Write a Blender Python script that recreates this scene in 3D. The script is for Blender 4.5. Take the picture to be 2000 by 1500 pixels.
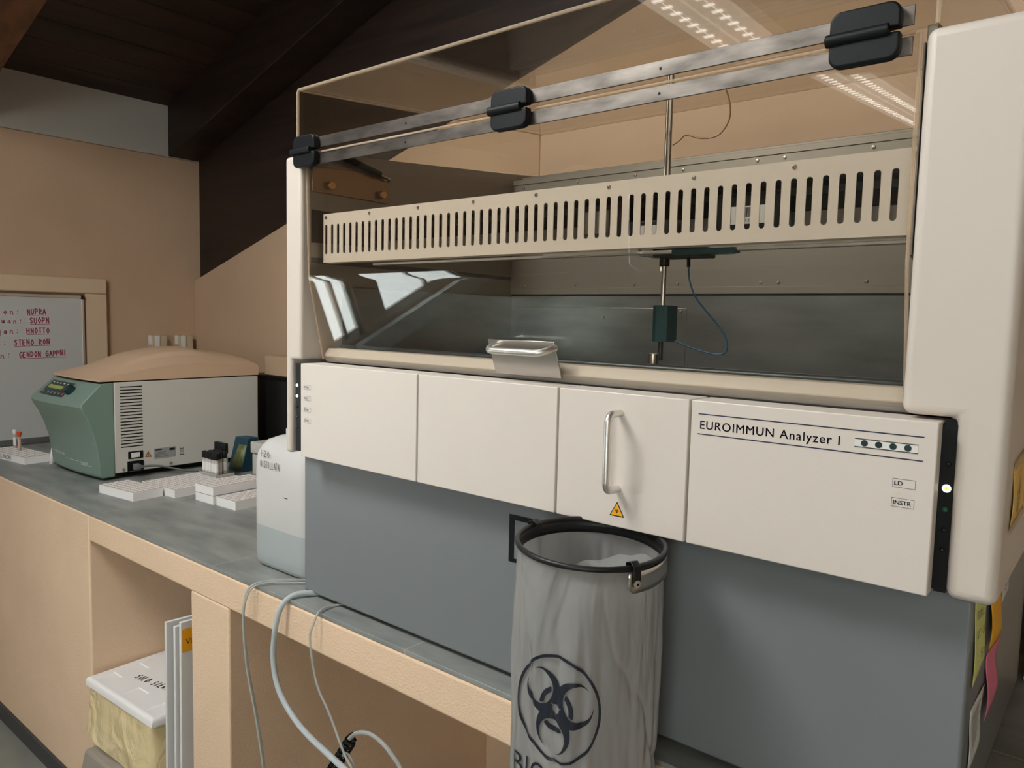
import bpy, bmesh, math, random
from mathutils import Vector, Matrix, noise
for o in list(bpy.data.objects): bpy.data.objects.remove(o, do_unlink=True)
S = bpy.context.scene
COL = S.collection
PI = math.pi
random.seed(7)

# ---------------------------------------------------------------- camera, world, lights, exposure
cam_d = bpy.data.cameras.new('camera'); cam = bpy.data.objects.new('camera', cam_d); COL.objects.link(cam)
RC = ((0.76921448, -0.07254311, 0.6348595), (0.63857402, 0.05139706, -0.76784215), (0.02307174, 0.99604008, 0.08585951))
cam.matrix_world = Matrix(((*RC[0], 0), (*RC[1], 0), (*RC[2], 1.59), (0, 0, 0, 1)))
cam_d.sensor_fit = 'HORIZONTAL'; cam_d.sensor_width = 36; cam_d.lens = 1479 * 36 / 2000
cam_d.clip_start = .02
S.camera = cam

def lin(c):
    return tuple((v / 255 / 12.92 if v / 255 <= .04045 else ((v / 255 + .055) / 1.055) ** 2.4) for v in c)

W = bpy.data.worlds.new('world'); S.world = W; W.use_nodes = True
bg = W.node_tree.nodes['Background']
bg.inputs[0].default_value = (.82, .93, 1.0, 1); bg.inputs[1].default_value = 8.0

def area(name, loc, target, sx, sy, power, color):
    d = bpy.data.lights.new(name, 'AREA'); d.shape = 'RECTANGLE'; d.size = sx; d.size_y = sy; d.energy = power; d.color = color
    o = bpy.data.objects.new(name, d); COL.objects.link(o); o.location = loc
    o.rotation_euler = (Vector(target) - Vector(loc)).to_track_quat('-Z', 'Y').to_euler()
    return o
area('skylight_daylight', (-1.75, -.50, 3.30), (-.95, .95, 1.2), .8, .8, 44, (1.0, .98, .95))
area('window_daylight', (1.5, -4.6, 1.7), (-.4, 0, 1.2), 1.4, 1.6, 17, (1.0, .97, .93))  # added fill light from behind the camera, no known window there
area('room_lamp_light', (.6, -2.2, 2.9), (.0, -1.0, 0), 1.2, .4, 12, (1.0, .93, .84))

S.view_settings.view_transform = 'Standard'; S.view_settings.look = 'None'
S.view_settings.gamma = 1; S.view_settings.exposure = .27
S.cycles.transparent_max_bounces = 32
S.cycles.max_bounces = 10
S.cycles.sample_clamp_indirect = 6

# ---------------------------------------------------------------- materials
def principled(name, col, rough=.5, metal=0, bump=None, var=None, spec=.5, trans=0, coat=0, aniso=None):
    m = bpy.data.materials.new(name); m.use_nodes = True
    nt = m.node_tree; b = nt.nodes['Principled BSDF']
    c = lin(col)
    b.inputs['Base Color'].default_value = (*c, 1); b.inputs['Roughness'].default_value = rough
    b.inputs['Metallic'].default_value = metal; b.inputs['Specular IOR Level'].default_value = spec
    b.inputs['Transmission Weight'].default_value = trans; b.inputs['Coat Weight'].default_value = coat
    tc = nt.nodes.new('ShaderNodeTexCoord')
    if var:
        sc, amt, det = var[:3]
        n = nt.nodes.new('ShaderNodeTexNoise'); n.inputs['Scale'].default_value = sc; n.inputs['Detail'].default_value = det
        if len(var) > 3:
            mp = nt.nodes.new('ShaderNodeMapping'); mp.inputs['Scale'].default_value = var[3]
            nt.links.new(tc.outputs['Object'], mp.inputs[0]); nt.links.new(mp.outputs[0], n.inputs['Vector'])
        else: nt.links.new(tc.outputs['Object'], n.inputs['Vector'])
        r = nt.nodes.new('ShaderNodeValToRGB'); r.color_ramp.elements[0].position = .3; r.color_ramp.elements[1].position = .7
        r.color_ramp.elements[0].color = (*[v * (1 - amt) for v in c], 1); r.color_ramp.elements[1].color = (*[min(1, v * (1 + amt)) for v in c], 1)
        nt.links.new(n.outputs['Fac'], r.inputs[0]); nt.links.new(r.outputs[0], b.inputs['Base Color'])
    if bump:
        sc, st, ds = bump[:3]
        n2 = nt.nodes.new('ShaderNodeTexNoise'); n2.inputs['Scale'].default_value = sc; n2.inputs['Detail'].default_value = 5
        if len(bump) > 3:
            mp = nt.nodes.new('ShaderNodeMapping'); mp.inputs['Scale'].default_value = bump[3]
            nt.links.new(tc.outputs['Object'], mp.inputs[0]); nt.links.new(mp.outputs[0], n2.inputs['Vector'])
        else: nt.links.new(tc.outputs['Object'], n2.inputs['Vector'])
        bp = nt.nodes.new('ShaderNodeBump'); bp.inputs['Strength'].default_value = st; bp.inputs['Distance'].default_value = ds
        nt.links.new(n2.outputs['Fac'], bp.inputs['Height']); nt.links.new(bp.outputs[0], b.inputs['Normal'])
    return m

def emission(name, col, strength):
    m = bpy.data.materials.new(name); m.use_nodes = True; nt = m.node_tree
    b = nt.nodes['Principled BSDF']; b.inputs['Base Color'].default_value = (*lin(col), 1)
    b.inputs['Emission Color'].default_value = (*lin(col), 1); b.inputs['Emission Strength'].default_value = strength
    return m

def clear(name, tint=(255, 255, 255), ior=1.49, rough=0.0, haze=0.0, hazecol=(200, 190, 175)):
    # clear acrylic: straight-through transmission with Fresnel reflection on both faces
    m = bpy.data.materials.new(name); m.use_nodes = True; nt = m.node_tree
    nt.nodes.remove(nt.nodes['Principled BSDF'])
    out = nt.nodes['Material Output']
    tr = nt.nodes.new('ShaderNodeBsdfTransparent'); tr.inputs[0].default_value = (*lin(tint), 1)
    gl = nt.nodes.new('ShaderNodeBsdfGlossy'); gl.inputs['Roughness'].default_value = rough
    geo = nt.nodes.new('ShaderNodeNewGeometry')
    mr = nt.nodes.new('ShaderNodeMapRange'); mr.inputs['To Min'].default_value = ior; mr.inputs['To Max'].default_value = 1 / ior
    nt.links.new(geo.outputs['Backfacing'], mr.inputs['Value'])
    fr = nt.nodes.new('ShaderNodeFresnel'); nt.links.new(mr.outputs[0], fr.inputs['IOR'])
    mx = nt.nodes.new('ShaderNodeMixShader')
    nt.links.new(fr.outputs[0], mx.inputs[0]); nt.links.new(tr.outputs[0], mx.inputs[1]); nt.links.new(gl.outputs[0], mx.inputs[2])
    last = mx
    if haze:
        df = nt.nodes.new('ShaderNodeBsdfDiffuse'); df.inputs[0].default_value = (*lin(hazecol), 1)
        m2 = nt.nodes.new('ShaderNodeMixShader'); m2.inputs[0].default_value = haze
        nt.links.new(mx.outputs[0], m2.inputs[1]); nt.links.new(df.outputs[0], m2.inputs[2]); last = m2
    nt.links.new(last.outputs[0], out.inputs[0])
    return m

def film(name, col, alpha, rough=.3, translucent=.4, bump=None, var=None):
    # thin plastic film or cloudy plastic: diffuse + translucent + see-through + gloss
    m = bpy.data.materials.new(name); m.use_nodes = True; nt = m.node_tree
    b = nt.nodes['Principled BSDF']; out = nt.nodes['Material Output']; c = (*lin(col), 1)
    b.inputs['Base Color'].default_value = c; b.inputs['Roughness'].default_value = rough
    tl = nt.nodes.new('ShaderNodeBsdfTranslucent'); tl.inputs[0].default_value = c
    tr = nt.nodes.new('ShaderNodeBsdfTransparent'); tr.inputs[0].default_value = (1, 1, 1, 1)
    a = nt.nodes.new('ShaderNodeMixShader'); a.inputs[0].default_value = translucent
    nt.links.new(b.outputs[0], a.inputs[1]); nt.links.new(tl.outputs[0], a.inputs[2])
    a2 = nt.nodes.new('ShaderNodeMixShader'); a2.inputs[0].default_value = alpha
    nt.links.new(tr.outputs[0], a2.inputs[1]); nt.links.new(a.outputs[0], a2.inputs[2]); nt.links.new(a2.outputs[0], out.inputs[0])
    if bump:
        tc = nt.nodes.new('ShaderNodeTexCoord'); n = nt.nodes.new('ShaderNodeTexNoise')
        n.inputs['Scale'].default_value = bump[0]; n.inputs['Detail'].default_value = 3; n.inputs['Distortion'].default_value = 1.2
        mp = nt.nodes.new('ShaderNodeMapping'); mp.inputs['Scale'].default_value = bump[3] if len(bump) > 3 else (1, 1, 1)
        nt.links.new(tc.outputs['Object'], mp.inputs[0]); nt.links.new(mp.outputs[0], n.inputs['Vector'])
        bp = nt.nodes.new('ShaderNodeBump'); bp.inputs['Strength'].default_value = bump[1]; bp.inputs['Distance'].default_value = bump[2]
        nt.links.new(n.outputs['Fac'], bp.inputs['Height']); nt.links.new(bp.outputs[0], b.inputs['Normal'])
    return m

def wood(name, c1, c2, scale):
    m = bpy.data.materials.new(name); m.use_nodes = True; nt = m.node_tree; b = nt.nodes['Principled BSDF']
    tc = nt.nodes.new('ShaderNodeTexCoord'); mp = nt.nodes.new('ShaderNodeMapping'); mp.inputs['Scale'].default_value = scale
    n = nt.nodes.new('ShaderNodeTexNoise'); n.inputs['Scale'].default_value = 3; n.inputs['Detail'].default_value = 8; n.inputs['Distortion'].default_value = .6
    r = nt.nodes.new('ShaderNodeValToRGB'); r.color_ramp.elements[0].position = .3; r.color_ramp.elements[1].position = .72
    r.color_ramp.elements[0].color = (*lin(c1), 1); r.color_ramp.elements[1].color = (*lin(c2), 1)
    nt.links.new(tc.outputs['Object'], mp.inputs[0]); nt.links.new(mp.outputs[0], n.inputs['Vector'])
    nt.links.new(n.outputs['Fac'], r.inputs[0]); nt.links.new(r.outputs[0], b.inputs['Base Color'])
    b.inputs['Roughness'].default_value = .55
    bp = nt.nodes.new('ShaderNodeBump'); bp.inputs['Strength'].default_value = .25; bp.inputs['Distance'].default_value = .004
    nt.links.new(n.outputs['Fac'], bp.inputs['Height']); nt.links.new(bp.outputs[0], b.inputs['Normal'])
    return m

def tile_mat():
    m = bpy.data.materials.new('grey_tile'); m.use_nodes = True; nt = m.node_tree; b = nt.nodes['Principled BSDF']; L = nt.links.new
    tc = nt.nodes.new('ShaderNodeTexCoord'); sp = nt.nodes.new('ShaderNodeSeparateXYZ'); L(tc.outputs['Object'], sp.inputs[0])
    def line(sock, off, pitch, w):
        a = nt.nodes.new('ShaderNodeMath'); a.operation = 'SUBTRACT'; a.inputs[1].default_value = off; L(sock, a.inputs[0])
        d = nt.nodes.new('ShaderNodeMath'); d.operation = 'PINGPONG'; d.inputs[1].default_value = pitch / 2; L(a.outputs[0], d.inputs[0])
        g = nt.nodes.new('ShaderNodeMath'); g.operation = 'LESS_THAN'; g.inputs[1].default_value = w; L(d.outputs[0], g.inputs[0]); return g
    gx = line(sp.outputs['X'], -1.861, .757, .0016); gy = line(sp.outputs['Y'], 1.40, .757, .0016)
    mx = nt.nodes.new('ShaderNodeMath'); mx.operation = 'MAXIMUM'; L(gx.outputs[0], mx.inputs[0]); L(gy.outputs[0], mx.inputs[1])
    mp = nt.nodes.new('ShaderNodeMapping'); mp.inputs['Scale'].default_value = (2.2, 7, 4); L(tc.outputs['Object'], mp.inputs[0])
    n = nt.nodes.new('ShaderNodeTexNoise'); n.inputs['Scale'].default_value = 2.5; n.inputs['Detail'].default_value = 9; L(mp.outputs[0], n.inputs['Vector'])
    r = nt.nodes.new('ShaderNodeValToRGB'); r.color_ramp.elements[0].position = .3; r.color_ramp.elements[1].position = .7
    r.color_ramp.elements[0].color = (*lin((116, 120, 118)), 1); r.color_ramp.elements[1].color = (*lin((150, 152, 147)), 1); L(n.outputs['Fac'], r.inputs[0])
    mc = nt.nodes.new('ShaderNodeMix'); mc.data_type = 'RGBA'; L(mx.outputs[0], mc.inputs[0]); L(r.outputs[0], mc.inputs[6]); mc.inputs[7].default_value = (*lin((172, 164, 148)), 1)
    L(mc.outputs[2], b.inputs['Base Color']); b.inputs['Roughness'].default_value = .42
    return m

MT = {}
MT['peach'] = principled('peach_plaster', (226, 197, 166), .85, bump=(230, .5, .003), var=(2.5, .05, 4))
MT['peach_smooth'] = principled('peach_wall_paint', (195, 167, 139), .85, bump=(60, .25, .003), var=(2, .06, 4))
MT['peach_trim'] = principled('pale_peach_trim', (212, 188, 158), .8, bump=(60, .25, .003))
MT['white_wall'] = principled('white_wall_paint', (196, 194, 188), .85, bump=(60, .25, .003), var=(2, .03, 3))
MT['tile'] = tile_mat()
MT['floor'] = principled('grey_floor_tile', (128, 130, 124), .5, var=(6, .12, 6))
MT['black_skirt'] = principled('dark_skirting', (60, 62, 64), .5)
MT['wood'] = wood('dark_stained_wood', (26, 19, 15), (50, 34, 25), (.6, 3, 9))
MT['plank'] = wood('dark_plank_wood', (30, 22, 17), (62, 42, 30), (5, .5, 5))
MT['wood_red'] = wood('reddish_brown_wood', (84, 50, 30), (122, 76, 46), (.6, 6, 9))
MT['shell'] = principled('beige_powder_coat', (208, 198, 187), .48, bump=(900, .12, .0006))
MT['panel'] = principled('beige_panel_coat', (216, 207, 197), .45, bump=(700, .18, .0008))
MT['base'] = principled('blue_grey_powder_coat', (117, 121, 124), .4, bump=(900, .1, .0005))
MT['black'] = principled('black_plastic', (9, 12, 14), .45, spec=.28)
MT['hinge'] = principled('dark_navy_plastic', (9, 14, 18), .5, spec=.3)
MT['steel'] = principled('brushed_steel', (186, 180, 172), .3, metal=1, bump=(40, .06, .001, (1, 1, 30)))
MT['strip'] = principled('smudged_aluminium', (122, 116, 110), .42, metal=1, var=(16, .38, 7, (1, 1, 3)), bump=(30, .05, .001, (1, 1, 20)))
MT['alu'] = principled('satin_aluminium', (226, 223, 218), .4, metal=1)
MT['tub'] = principled('dark_brushed_steel', (158, 164, 166), .32, metal=1, var=(5, .18, 5, (1, 1, 4)), bump=(30, .04, .001, (1, 1, 40)))
MT['sheet'] = principled('grey_sheet_metal', (142, 137, 128), .42, metal=.65)
MT['brass'] = principled('warm_steel_knob', (196, 160, 116), .3, metal=1)
MT['bronze'] = principled('brownish_steel_plate', (150, 128, 104), .34, metal=.9)
MT['acrylic'] = clear('clear_acrylic', (250, 248, 244))
MT['acredge'] = clear('acrylic_edge', (250, 238, 220), haze=.36, hazecol=(222, 206, 186), rough=.1)
MT['navy_ink'] = principled('navy_ink', (24, 34, 66), .5)
MT['ink'] = principled('black_ink', (22, 24, 26), .5)
MT['white'] = principled('white_plastic', (226, 224, 220), .45)
MT['foam'] = principled('white_foam', (232, 230, 228), .6, bump=(300, .1, .001))
MT['blackrubber'] = principled('black_rubber', (13, 15, 16), .45)
MT['yellow'] = principled('warning_yellow', (238, 170, 20), .5)
MT['green_led'] = emission('dark_green_led', (20, 80, 50), .1)
MT['led_on'] = emission('lit_white_led', (235, 250, 235), 1.3)
MT['led_yellow'] = emission('lit_yellow_led', (240, 225, 60), 1.2)
MT['darkglass'] = principled('unlit_led', (30, 36, 36), .12)

# ---------------------------------------------------------------- mesh helpers
class MB:
    def __init__(s): s.v = []; s.f = []; s.mi = []; s.cur = 0
    def add(s, vs, fs):
        b = len(s.v); s.v += [tuple(v) for v in vs]; s.f += [tuple(b + i for i in f) for f in fs]; s.mi += [s.cur] * len(fs); return s
    def box(s, x0, x1, y0, y1, z0, z1):
        v = [(x, y, z) for x in (x0, x1) for y in (y0, y1) for z in (z0, z1)]
        return s.add(v, [(0, 1, 3, 2), (4, 6, 7, 5), (0, 4, 5, 1), (2, 3, 7, 6), (0, 2, 6, 4), (1, 5, 7, 3)])
    def hexa(s, a, b):
        # a, b: two matching loops of points
        n = len(a); v = list(a) + list(b)
        f = [tuple(range(n))[::-1], tuple(range(n, 2 * n))] + [(i, (i + 1) % n, n + (i + 1) % n, n + i) for i in range(n)]
        return s.add(v, f)
    def prism(s, poly, ax, a, b):
        def P(p, t):
            return {'x': (t, p[0], p[1]), 'y': (p[0], t, p[1]), 'z': (p[0], p[1], t)}[ax]
        return s.hexa([P(p, a) for p in poly], [P(p, b) for p in poly])
    def quad(s, *p): return s.add(p, [tuple(range(len(p)))])
    def tube(s, pts, r, seg=10, caps=True, closed=False):
        pts = [Vector(p) for p in pts]; n = len(pts)
        rs = r if isinstance(r, (list, tuple)) else [r] * n
        T = []
        for i in range(n):
            a = pts[i - 1] if (i > 0 or closed) else pts[i]; b = pts[(i + 1) % n] if (i < n - 1 or closed) else pts[i]
            T.append((b - a).normalized())
        up = Vector((0, 0, 1)) if abs(T[0].z) < .9 else Vector((1, 0, 0))
        N = (up - T[0] * up.dot(T[0])).normalized(); vs = []
        for i in range(n):
            N = (N - T[i] * N.dot(T[i])).normalized(); Bn = T[i].cross(N)
            for k in range(seg):
                t = 2 * PI * k / seg; vs.append(pts[i] + rs[i] * (math.cos(t) * N + math.sin(t) * Bn))
        fs = []
        for i in range(n if closed else n - 1):
            j = (i + 1) % n
            for k in range(seg):
                l = (k + 1) % seg; fs.append((i * seg + k, i * seg + l, j * seg + l, j * seg + k))
        if caps and not closed: fs += [tuple(range(seg))[::-1], tuple((n - 1) * seg + k for k in range(seg))]
        return s.add(vs, fs)
    def cyl(s, p0, p1, r, seg=20): return s.tube([p0, p1], r, seg)
    def lathe(s, c, prof, seg=24, ax='z'):
        vs = []
        for r, h in prof:
            for k in range(seg):
                t = 2 * PI * k / seg; a, b = r * math.cos(t), r * math.sin(t)
                vs.append({'z': (c[0] + a, c[1] + b, c[2] + h), 'y': (c[0] + a, c[1] + h, c[2] + b), 'x': (c[0] + h, c[1] + a, c[2] + b)}[ax])
        n = len(prof); fs = [(i * seg + k, i * seg + (k + 1) % seg, (i + 1) * seg + (k + 1) % seg, (i + 1) * seg + k) for i in range(n - 1) for k in range(seg)]
        fs += [tuple(range(seg))[::-1], tuple((n - 1) * seg + k for k in range(seg))]
        return s.add(vs, fs)
    def grid(s, fn, nu, nv):
        vs = [fn(i / nu, j / nv) for i in range(nu + 1) for j in range(nv + 1)]
        fs = [(i * (nv + 1) + j, (i + 1) * (nv + 1) + j, (i + 1) * (nv + 1) + j + 1, i * (nv + 1) + j + 1) for i in range(nu) for j in range(nv)]
        return s.add(vs, fs)

def xf(m, fn):
    m.v = [tuple(fn(Vector(v))) for v in m.v]; return m

def obj(name, m, mats, parent=None, flat=False, bevel=0, seg=2, angle=35, local=False, solid=0, weld=False):
    me = bpy.data.meshes.new(name); me.from_pydata(m.v, [], m.f); 
    mats = mats if isinstance(mats, (list, tuple)) else [mats]
    for k in mats: me.materials.append(MT[k] if isinstance(k, str) else k)
    for p, i in zip(me.polygons, m.mi): p.material_index = min(i, len(mats) - 1)
    bm = bmesh.new(); bm.from_mesh(me)
    if weld: bmesh.ops.remove_doubles(bm, verts=bm.verts, dist=1e-5)
    if not solid and weld is not None: bmesh.ops.recalc_face_normals(bm, faces=bm.faces)
    bm.to_mesh(me); bm.free()
    for p in me.polygons: p.use_smooth = not flat
    me.set_sharp_from_angle(angle=math.radians(angle))
    o = bpy.data.objects.new(name, me); COL.objects.link(o)
    if parent:
        o.parent = parent
        if not local: o.matrix_parent_inverse = Matrix.Translation(-WL[parent.name])
        WL[o.name] = WL[parent.name] if not local else Vector((0, 0, 0))
        if not local: WL[o.name] = Vector((0, 0, 0))
    else: WL[o.name] = Vector((0, 0, 0))
    if solid:
        q = o.modifiers.new('solid', 'SOLIDIFY'); q.thickness = solid; q.offset = -1
    if bevel:
        q = o.modifiers.new('bevel', 'BEVEL'); q.width = bevel; q.segments = seg; q.limit_method = 'ANGLE'; q.angle_limit = math.radians(40)
    return o
WL = {}
def tag(o, label=None, cat=None, group=None, kind=None):
    if label: o['label'] = label
    if cat: o['category'] = cat
    if group: o['group'] = group
    if kind: o['kind'] = kind
    return o
def thing(name, loc, label, cat, group=None, rz=0):
    o = bpy.data.objects.new(name, None); COL.objects.link(o); o.location = loc; o.rotation_euler = (0, 0, rz)
    o.empty_display_size = .05
    WL[o.name] = Vector(loc); return tag(o, label, cat, group)
def solo(name, m, mats, label, cat, group=None, **k): return tag(obj(name, m, mats, **k), label, cat, group)
def struct(name, m, mats, **k): return tag(obj(name, m, mats, **k), kind='structure')

_tc = {}
def text2d(s, size=1.0, space=1.0):
    # returns (verts2d, faces) of a line of text, left-aligned, baseline 0
    cu = bpy.data.curves.new('t', 'FONT'); cu.body = s; cu.size = size; cu.space_character = space; cu.resolution_u = 3
    o = bpy.data.objects.new('t', cu); COL.objects.link(o)
    dg = bpy.context.evaluated_depsgraph_get(); me = bpy.data.meshes.new_from_object(o.evaluated_get(dg))
    vs = [(v.co.x, v.co.y) for v in me.vertices]; fs = [tuple(p.vertices) for p in me.polygons]
    bpy.data.objects.remove(o); bpy.data.curves.remove(cu); bpy.data.meshes.remove(me)
    return vs, fs
def fit_text(m, s, org, u, v, width=None, height=None, space=1.0, shear=0.0, n=(0, 0, 0)):
    # places text on a plane: org is lower left corner; cap height = height; stretched to width
    vs, fs = text2d(s, 1, space)
    x0 = min(a for a, b in vs); x1 = max(a for a, b in vs); H = .73
    sy = height / H; sx = (width / (x1 - x0)) if width else sy
    org, u, v, n = Vector(org), Vector(u), Vector(v), Vector(n)
    m.add([org + u * ((a - x0) * sx + shear * b * sy) + v * (b * sy) + n for a, b in vs], fs)
    return m
def scribble(m, s, org, u, v, width, height, th=.0012, rnd=None):
    # hand lettering: capital strokes drawn as thin flat ribbons
    G = {'A': [[(0, 0), (.45, 1), (.9, 0)], [(.2, .4), (.7, .4)]], 'B': [[(0, 0), (0, 1), (.6, .85), (.55, .55), (0, .5), (.7, .35), (.6, .05), (0, 0)]],
         'C': [[(.8, .85), (.4, 1), (0, .5), (.3, 0), (.8, .15)]], 'D': [[(0, 0), (0, 1), (.6, .8), (.7, .3), (0, 0)]], 'E': [[(.7, 1), (0, 1), (0, 0), (.7, 0)], [(0, .5), (.55, .5)]],
         'G': [[(.8, .85), (.4, 1), (0, .5), (.3, 0), (.8, .1), (.8, .45), (.5, .45)]], 'H': [[(0, 0), (0, 1)], [(.7, 0), (.7, 1)], [(0, .5), (.7, .5)]], 'I': [[(.3, 0), (.3, 1)]],
         'L': [[(0, 1), (0, 0), (.6, 0)]], 'M': [[(0, 0), (.1, 1), (.4, .4), (.75, 1), (.85, 0)]], 'N': [[(0, 0), (0, 1), (.7, 0), (.7, 1)]], 'O': [[(.4, 1), (0, .5), (.35, 0), (.8, .45), (.4, 1)]],
         'P': [[(0, 0), (0, 1), (.65, .85), (.6, .5), (0, .45)]], 'R': [[(0, 0), (0, 1), (.65, .85), (.6, .55), (0, .5), (.75, 0)]], 'S': [[(.7, .9), (.3, 1), (.05, .7), (.65, .4), (.5, 0), (0, .1)]],
         'T': [[(0, 1), (.8, 1)], [(.4, 1), (.4, 0)]], 'U': [[(0, 1), (.05, .15), (.4, 0), (.7, .2), (.75, 1)]], 'W': [[(0, 1), (.2, 0), (.4, .6), (.65, 0), (.85, 1)]], '2': [[(0, .8), (.35, 1), (.65, .7), (0, 0), (.7, 0)]],
         '1': [[(.1, .8), (.35, 1), (.35, 0)]], '5': [[(.6, 1), (.1, 1), (.05, .55), (.6, .45), (.5, 0), (0, .1)]], '0': [[(.35, 1), (0, .5), (.3, 0), (.65, .5), (.35, 1)]], '7': [[(0, 1), (.65, 1), (.2, 0)]],
         'Q': [[(.4, 1), (0, .5), (.35, 0), (.8, .45), (.4, 1)], [(.5, .25), (.85, -.05)]], '-': [[(.1, .45), (.6, .45)]], '.': [[(.2, 0), (.3, .08)]], ':': [[(.2, .1), (.25, .2)], [(.2, .6), (.25, .7)]],
         'V': [[(0, 1), (.35, 0), (.7, 1)]], 'n': [[(0, 0), (.05, .55), (.4, .55), (.5, 0)]], 'o': [[(.3, .55), (0, .3), (.25, 0), (.5, .3), (.3, .55)]], 'i': [[(.2, 0), (.2, .5)]], 'p': [[(.05, -.3), (.05, .5), (.45, .45), (.4, .05), (.05, .1)]], 'a': [[(.45, .5), (.1, .45), (.05, .1), (.4, .1), (.45, .5), (.5, 0)]], 'u': [[(0, .5), (.05, .05), (.4, .05), (.45, .5), (.5, 0)]], 'g': [[(.45, .5), (.1, .45), (.05, .1), (.4, .1), (.45, .5), (.4, -.35), (.1, -.3)]], ' ': []}
    rnd = rnd or random.Random(len(s) * 7 + 3)
    org, u, v = Vector(org), Vector(u), Vector(v); adv = width / max(1, len(s)); nrm = u.cross(v).normalized()
    for i, ch in enumerate(s):
        jx, jy = rnd.uniform(-.05, .05), rnd.uniform(-.06, .06)
        for st in G.get(ch, []):
            P = [org + u * ((i + (a + jx) * .78) * adv) + v * ((b + jy) * height) for a, b in st]
            for a, b in zip(P[:-1], P[1:]):
                d = (b - a).normalized(); w = nrm.cross(d) * th / 2
                m.quad(a - w - d * th * .3, b - w + d * th * .3, b + w + d * th * .3, a + w - d * th * .3)
    return m
def iso(fn, x0, x1, y0, y1, n):
    # filled region fn>0 over a square as clipped cells: (verts2d, faces)
    nx = n; ny = max(1, round(n * (y1 - y0) / (x1 - x0))); dx = (x1 - x0) / nx; dy = (y1 - y0) / ny
    F = [[fn(x0 + i * dx, y0 + j * dy) for j in range(ny + 1)] for i in range(nx + 1)]
    vs, fs = [], []
    for i in range(nx):
        for j in range(ny):
            c = [(i, j), (i + 1, j), (i + 1, j + 1), (i, j + 1)]; w = [F[a][b] for a, b in c]
            if max(w) <= 0: continue
            poly = []
            for k in range(4):
                a, b = c[k], c[(k + 1) % 4]; fa, fb = w[k], w[(k + 1) % 4]
                if fa > 0: poly.append(a)
                if (fa > 0) != (fb > 0):
                    t = fa / (fa - fb); poly.append((a[0] + (b[0] - a[0]) * t, a[1] + (b[1] - a[1]) * t))
            if len(poly) > 2:
                fs.append(tuple(range(len(vs), len(vs) + len(poly)))); vs += [(x0 + a * dx, y0 + b * dy) for a, b in poly]
    return vs, fs
def bio(x, y, rot=0, ring=None):
    # trefoil hazard emblem; unit: outer reach = 30
    c, s_ = math.cos(rot), math.sin(rot); x, y = x * c + y * s_, -x * s_ + y * c
    best = -9
    cut = min(math.hypot(x, y) - 3.0, 99)
    horns = -9; inner_any = -99
    for k in range(3):
        a = PI / 2 + k * 2 * PI / 3; ax, ay = math.cos(a), math.sin(a)
        o = 15 - math.hypot(x - 15 * ax, y - 15 * ay); i = 11.4 - math.hypot(x - 18.7 * ax, y - 18.7 * ay)
        horns = max(horns, o); inner_any = max(inner_any, i)
        al = x * ax + y * ay; pe = abs(-x * ay + y * ax)
        slit = 0
        if 0 < al < 5.2: cut = min(cut, pe - .35)
    h = min(horns, -inner_any, cut)
    r = math.hypot(x, y); rg = min(r - 11, 14.5 - r, inner_any - 1.0)
    best = max(h, rg)
    if ring: best = max(best, min(r - ring[0], ring[1] - r))
    return best
def frame2d(m, x0, x1, z0, z1, t, y):
    for a, b, c, d in ((x0, x1, z0, z0 + t), (x0, x1, z1 - t, z1), (x0, x0 + t, z0, z1), (x1 - t, x1, z0, z1)): m.quad((a, y, c), (b, y, c), (b, y, d), (a, y, d))
    return m

# ---------------------------------------------------------------- room shell
LX, BY = -4.25, 2.226
def cz(x): return 2.722 + .301 * (x - LX)
m = MB(); 
FZ = -.14   # floor level
# left wall with two low casement windows behind the camera's side
ws = [(-1.12, -.84), (-2.30, -1.34)]; WZ0, WZ1 = .46, 1.45
m.box(LX - .1, LX, -5, -2.30, FZ, 2.446).box(LX - .1, LX, -1.34, -1.12, FZ, 2.446).box(LX - .1, LX, -.84, 2.27, FZ, 2.446)
for a, b in ws: m.box(LX - .1, LX, a, b, FZ, WZ0).box(LX - .1, LX, a, b, WZ1, 2.446)
struct('wall_left', m, 'peach_smooth', bevel=.006)
struct('wall_left_upper', MB().box(LX - .25, LX, -5, 2.27, 2.446, 2.86), 'white_wall')
k = 0
for a, b in ws:
    k += 1; m = MB(); t = .03; x0, x1 = LX - .07, LX - .035
    m.box(x0, x1, a, a + t, WZ0, WZ1).box(x0, x1, b - t, b, WZ0, WZ1).box(x0, x1, a, b, WZ0, WZ0 + .06).box(x0, x1, a, b, WZ1 - .04, WZ1).box(x0, x1, (a + b) / 2 - .014, (a + b) / 2 + .014, WZ0 + .03, WZ1 - .02)
    w = struct('window_%d' % k, m, 'white'); obj('pane', MB().box(LX - .055, LX - .051, a + .01, b - .01, WZ0 + .02, WZ1 - .02), 'acrylic', w)
MT['rad'] = principled('white_radiator_enamel', (222, 224, 222), .4)
rd = thing('radiator', (LX + .05, -2.3, .1), 'long low white panel radiator under the low windows of the left wall', 'radiator')
m = MB()
for i in range(46): m.box(LX + .03, LX + .105, -3.55 + i * .056, -3.55 + i * .056 + .052, .325, .455)
m.box(LX + .035, LX + .095, -3.55, -.975, .335, .445); obj('radiator_panel', m, 'rad', rd, bevel=.002)
for y in (-3.3, -1.2): obj('wall_bracket', MB().box(LX, LX + .035, y, y + .03, .34, .44), 'rad', rd)
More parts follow.
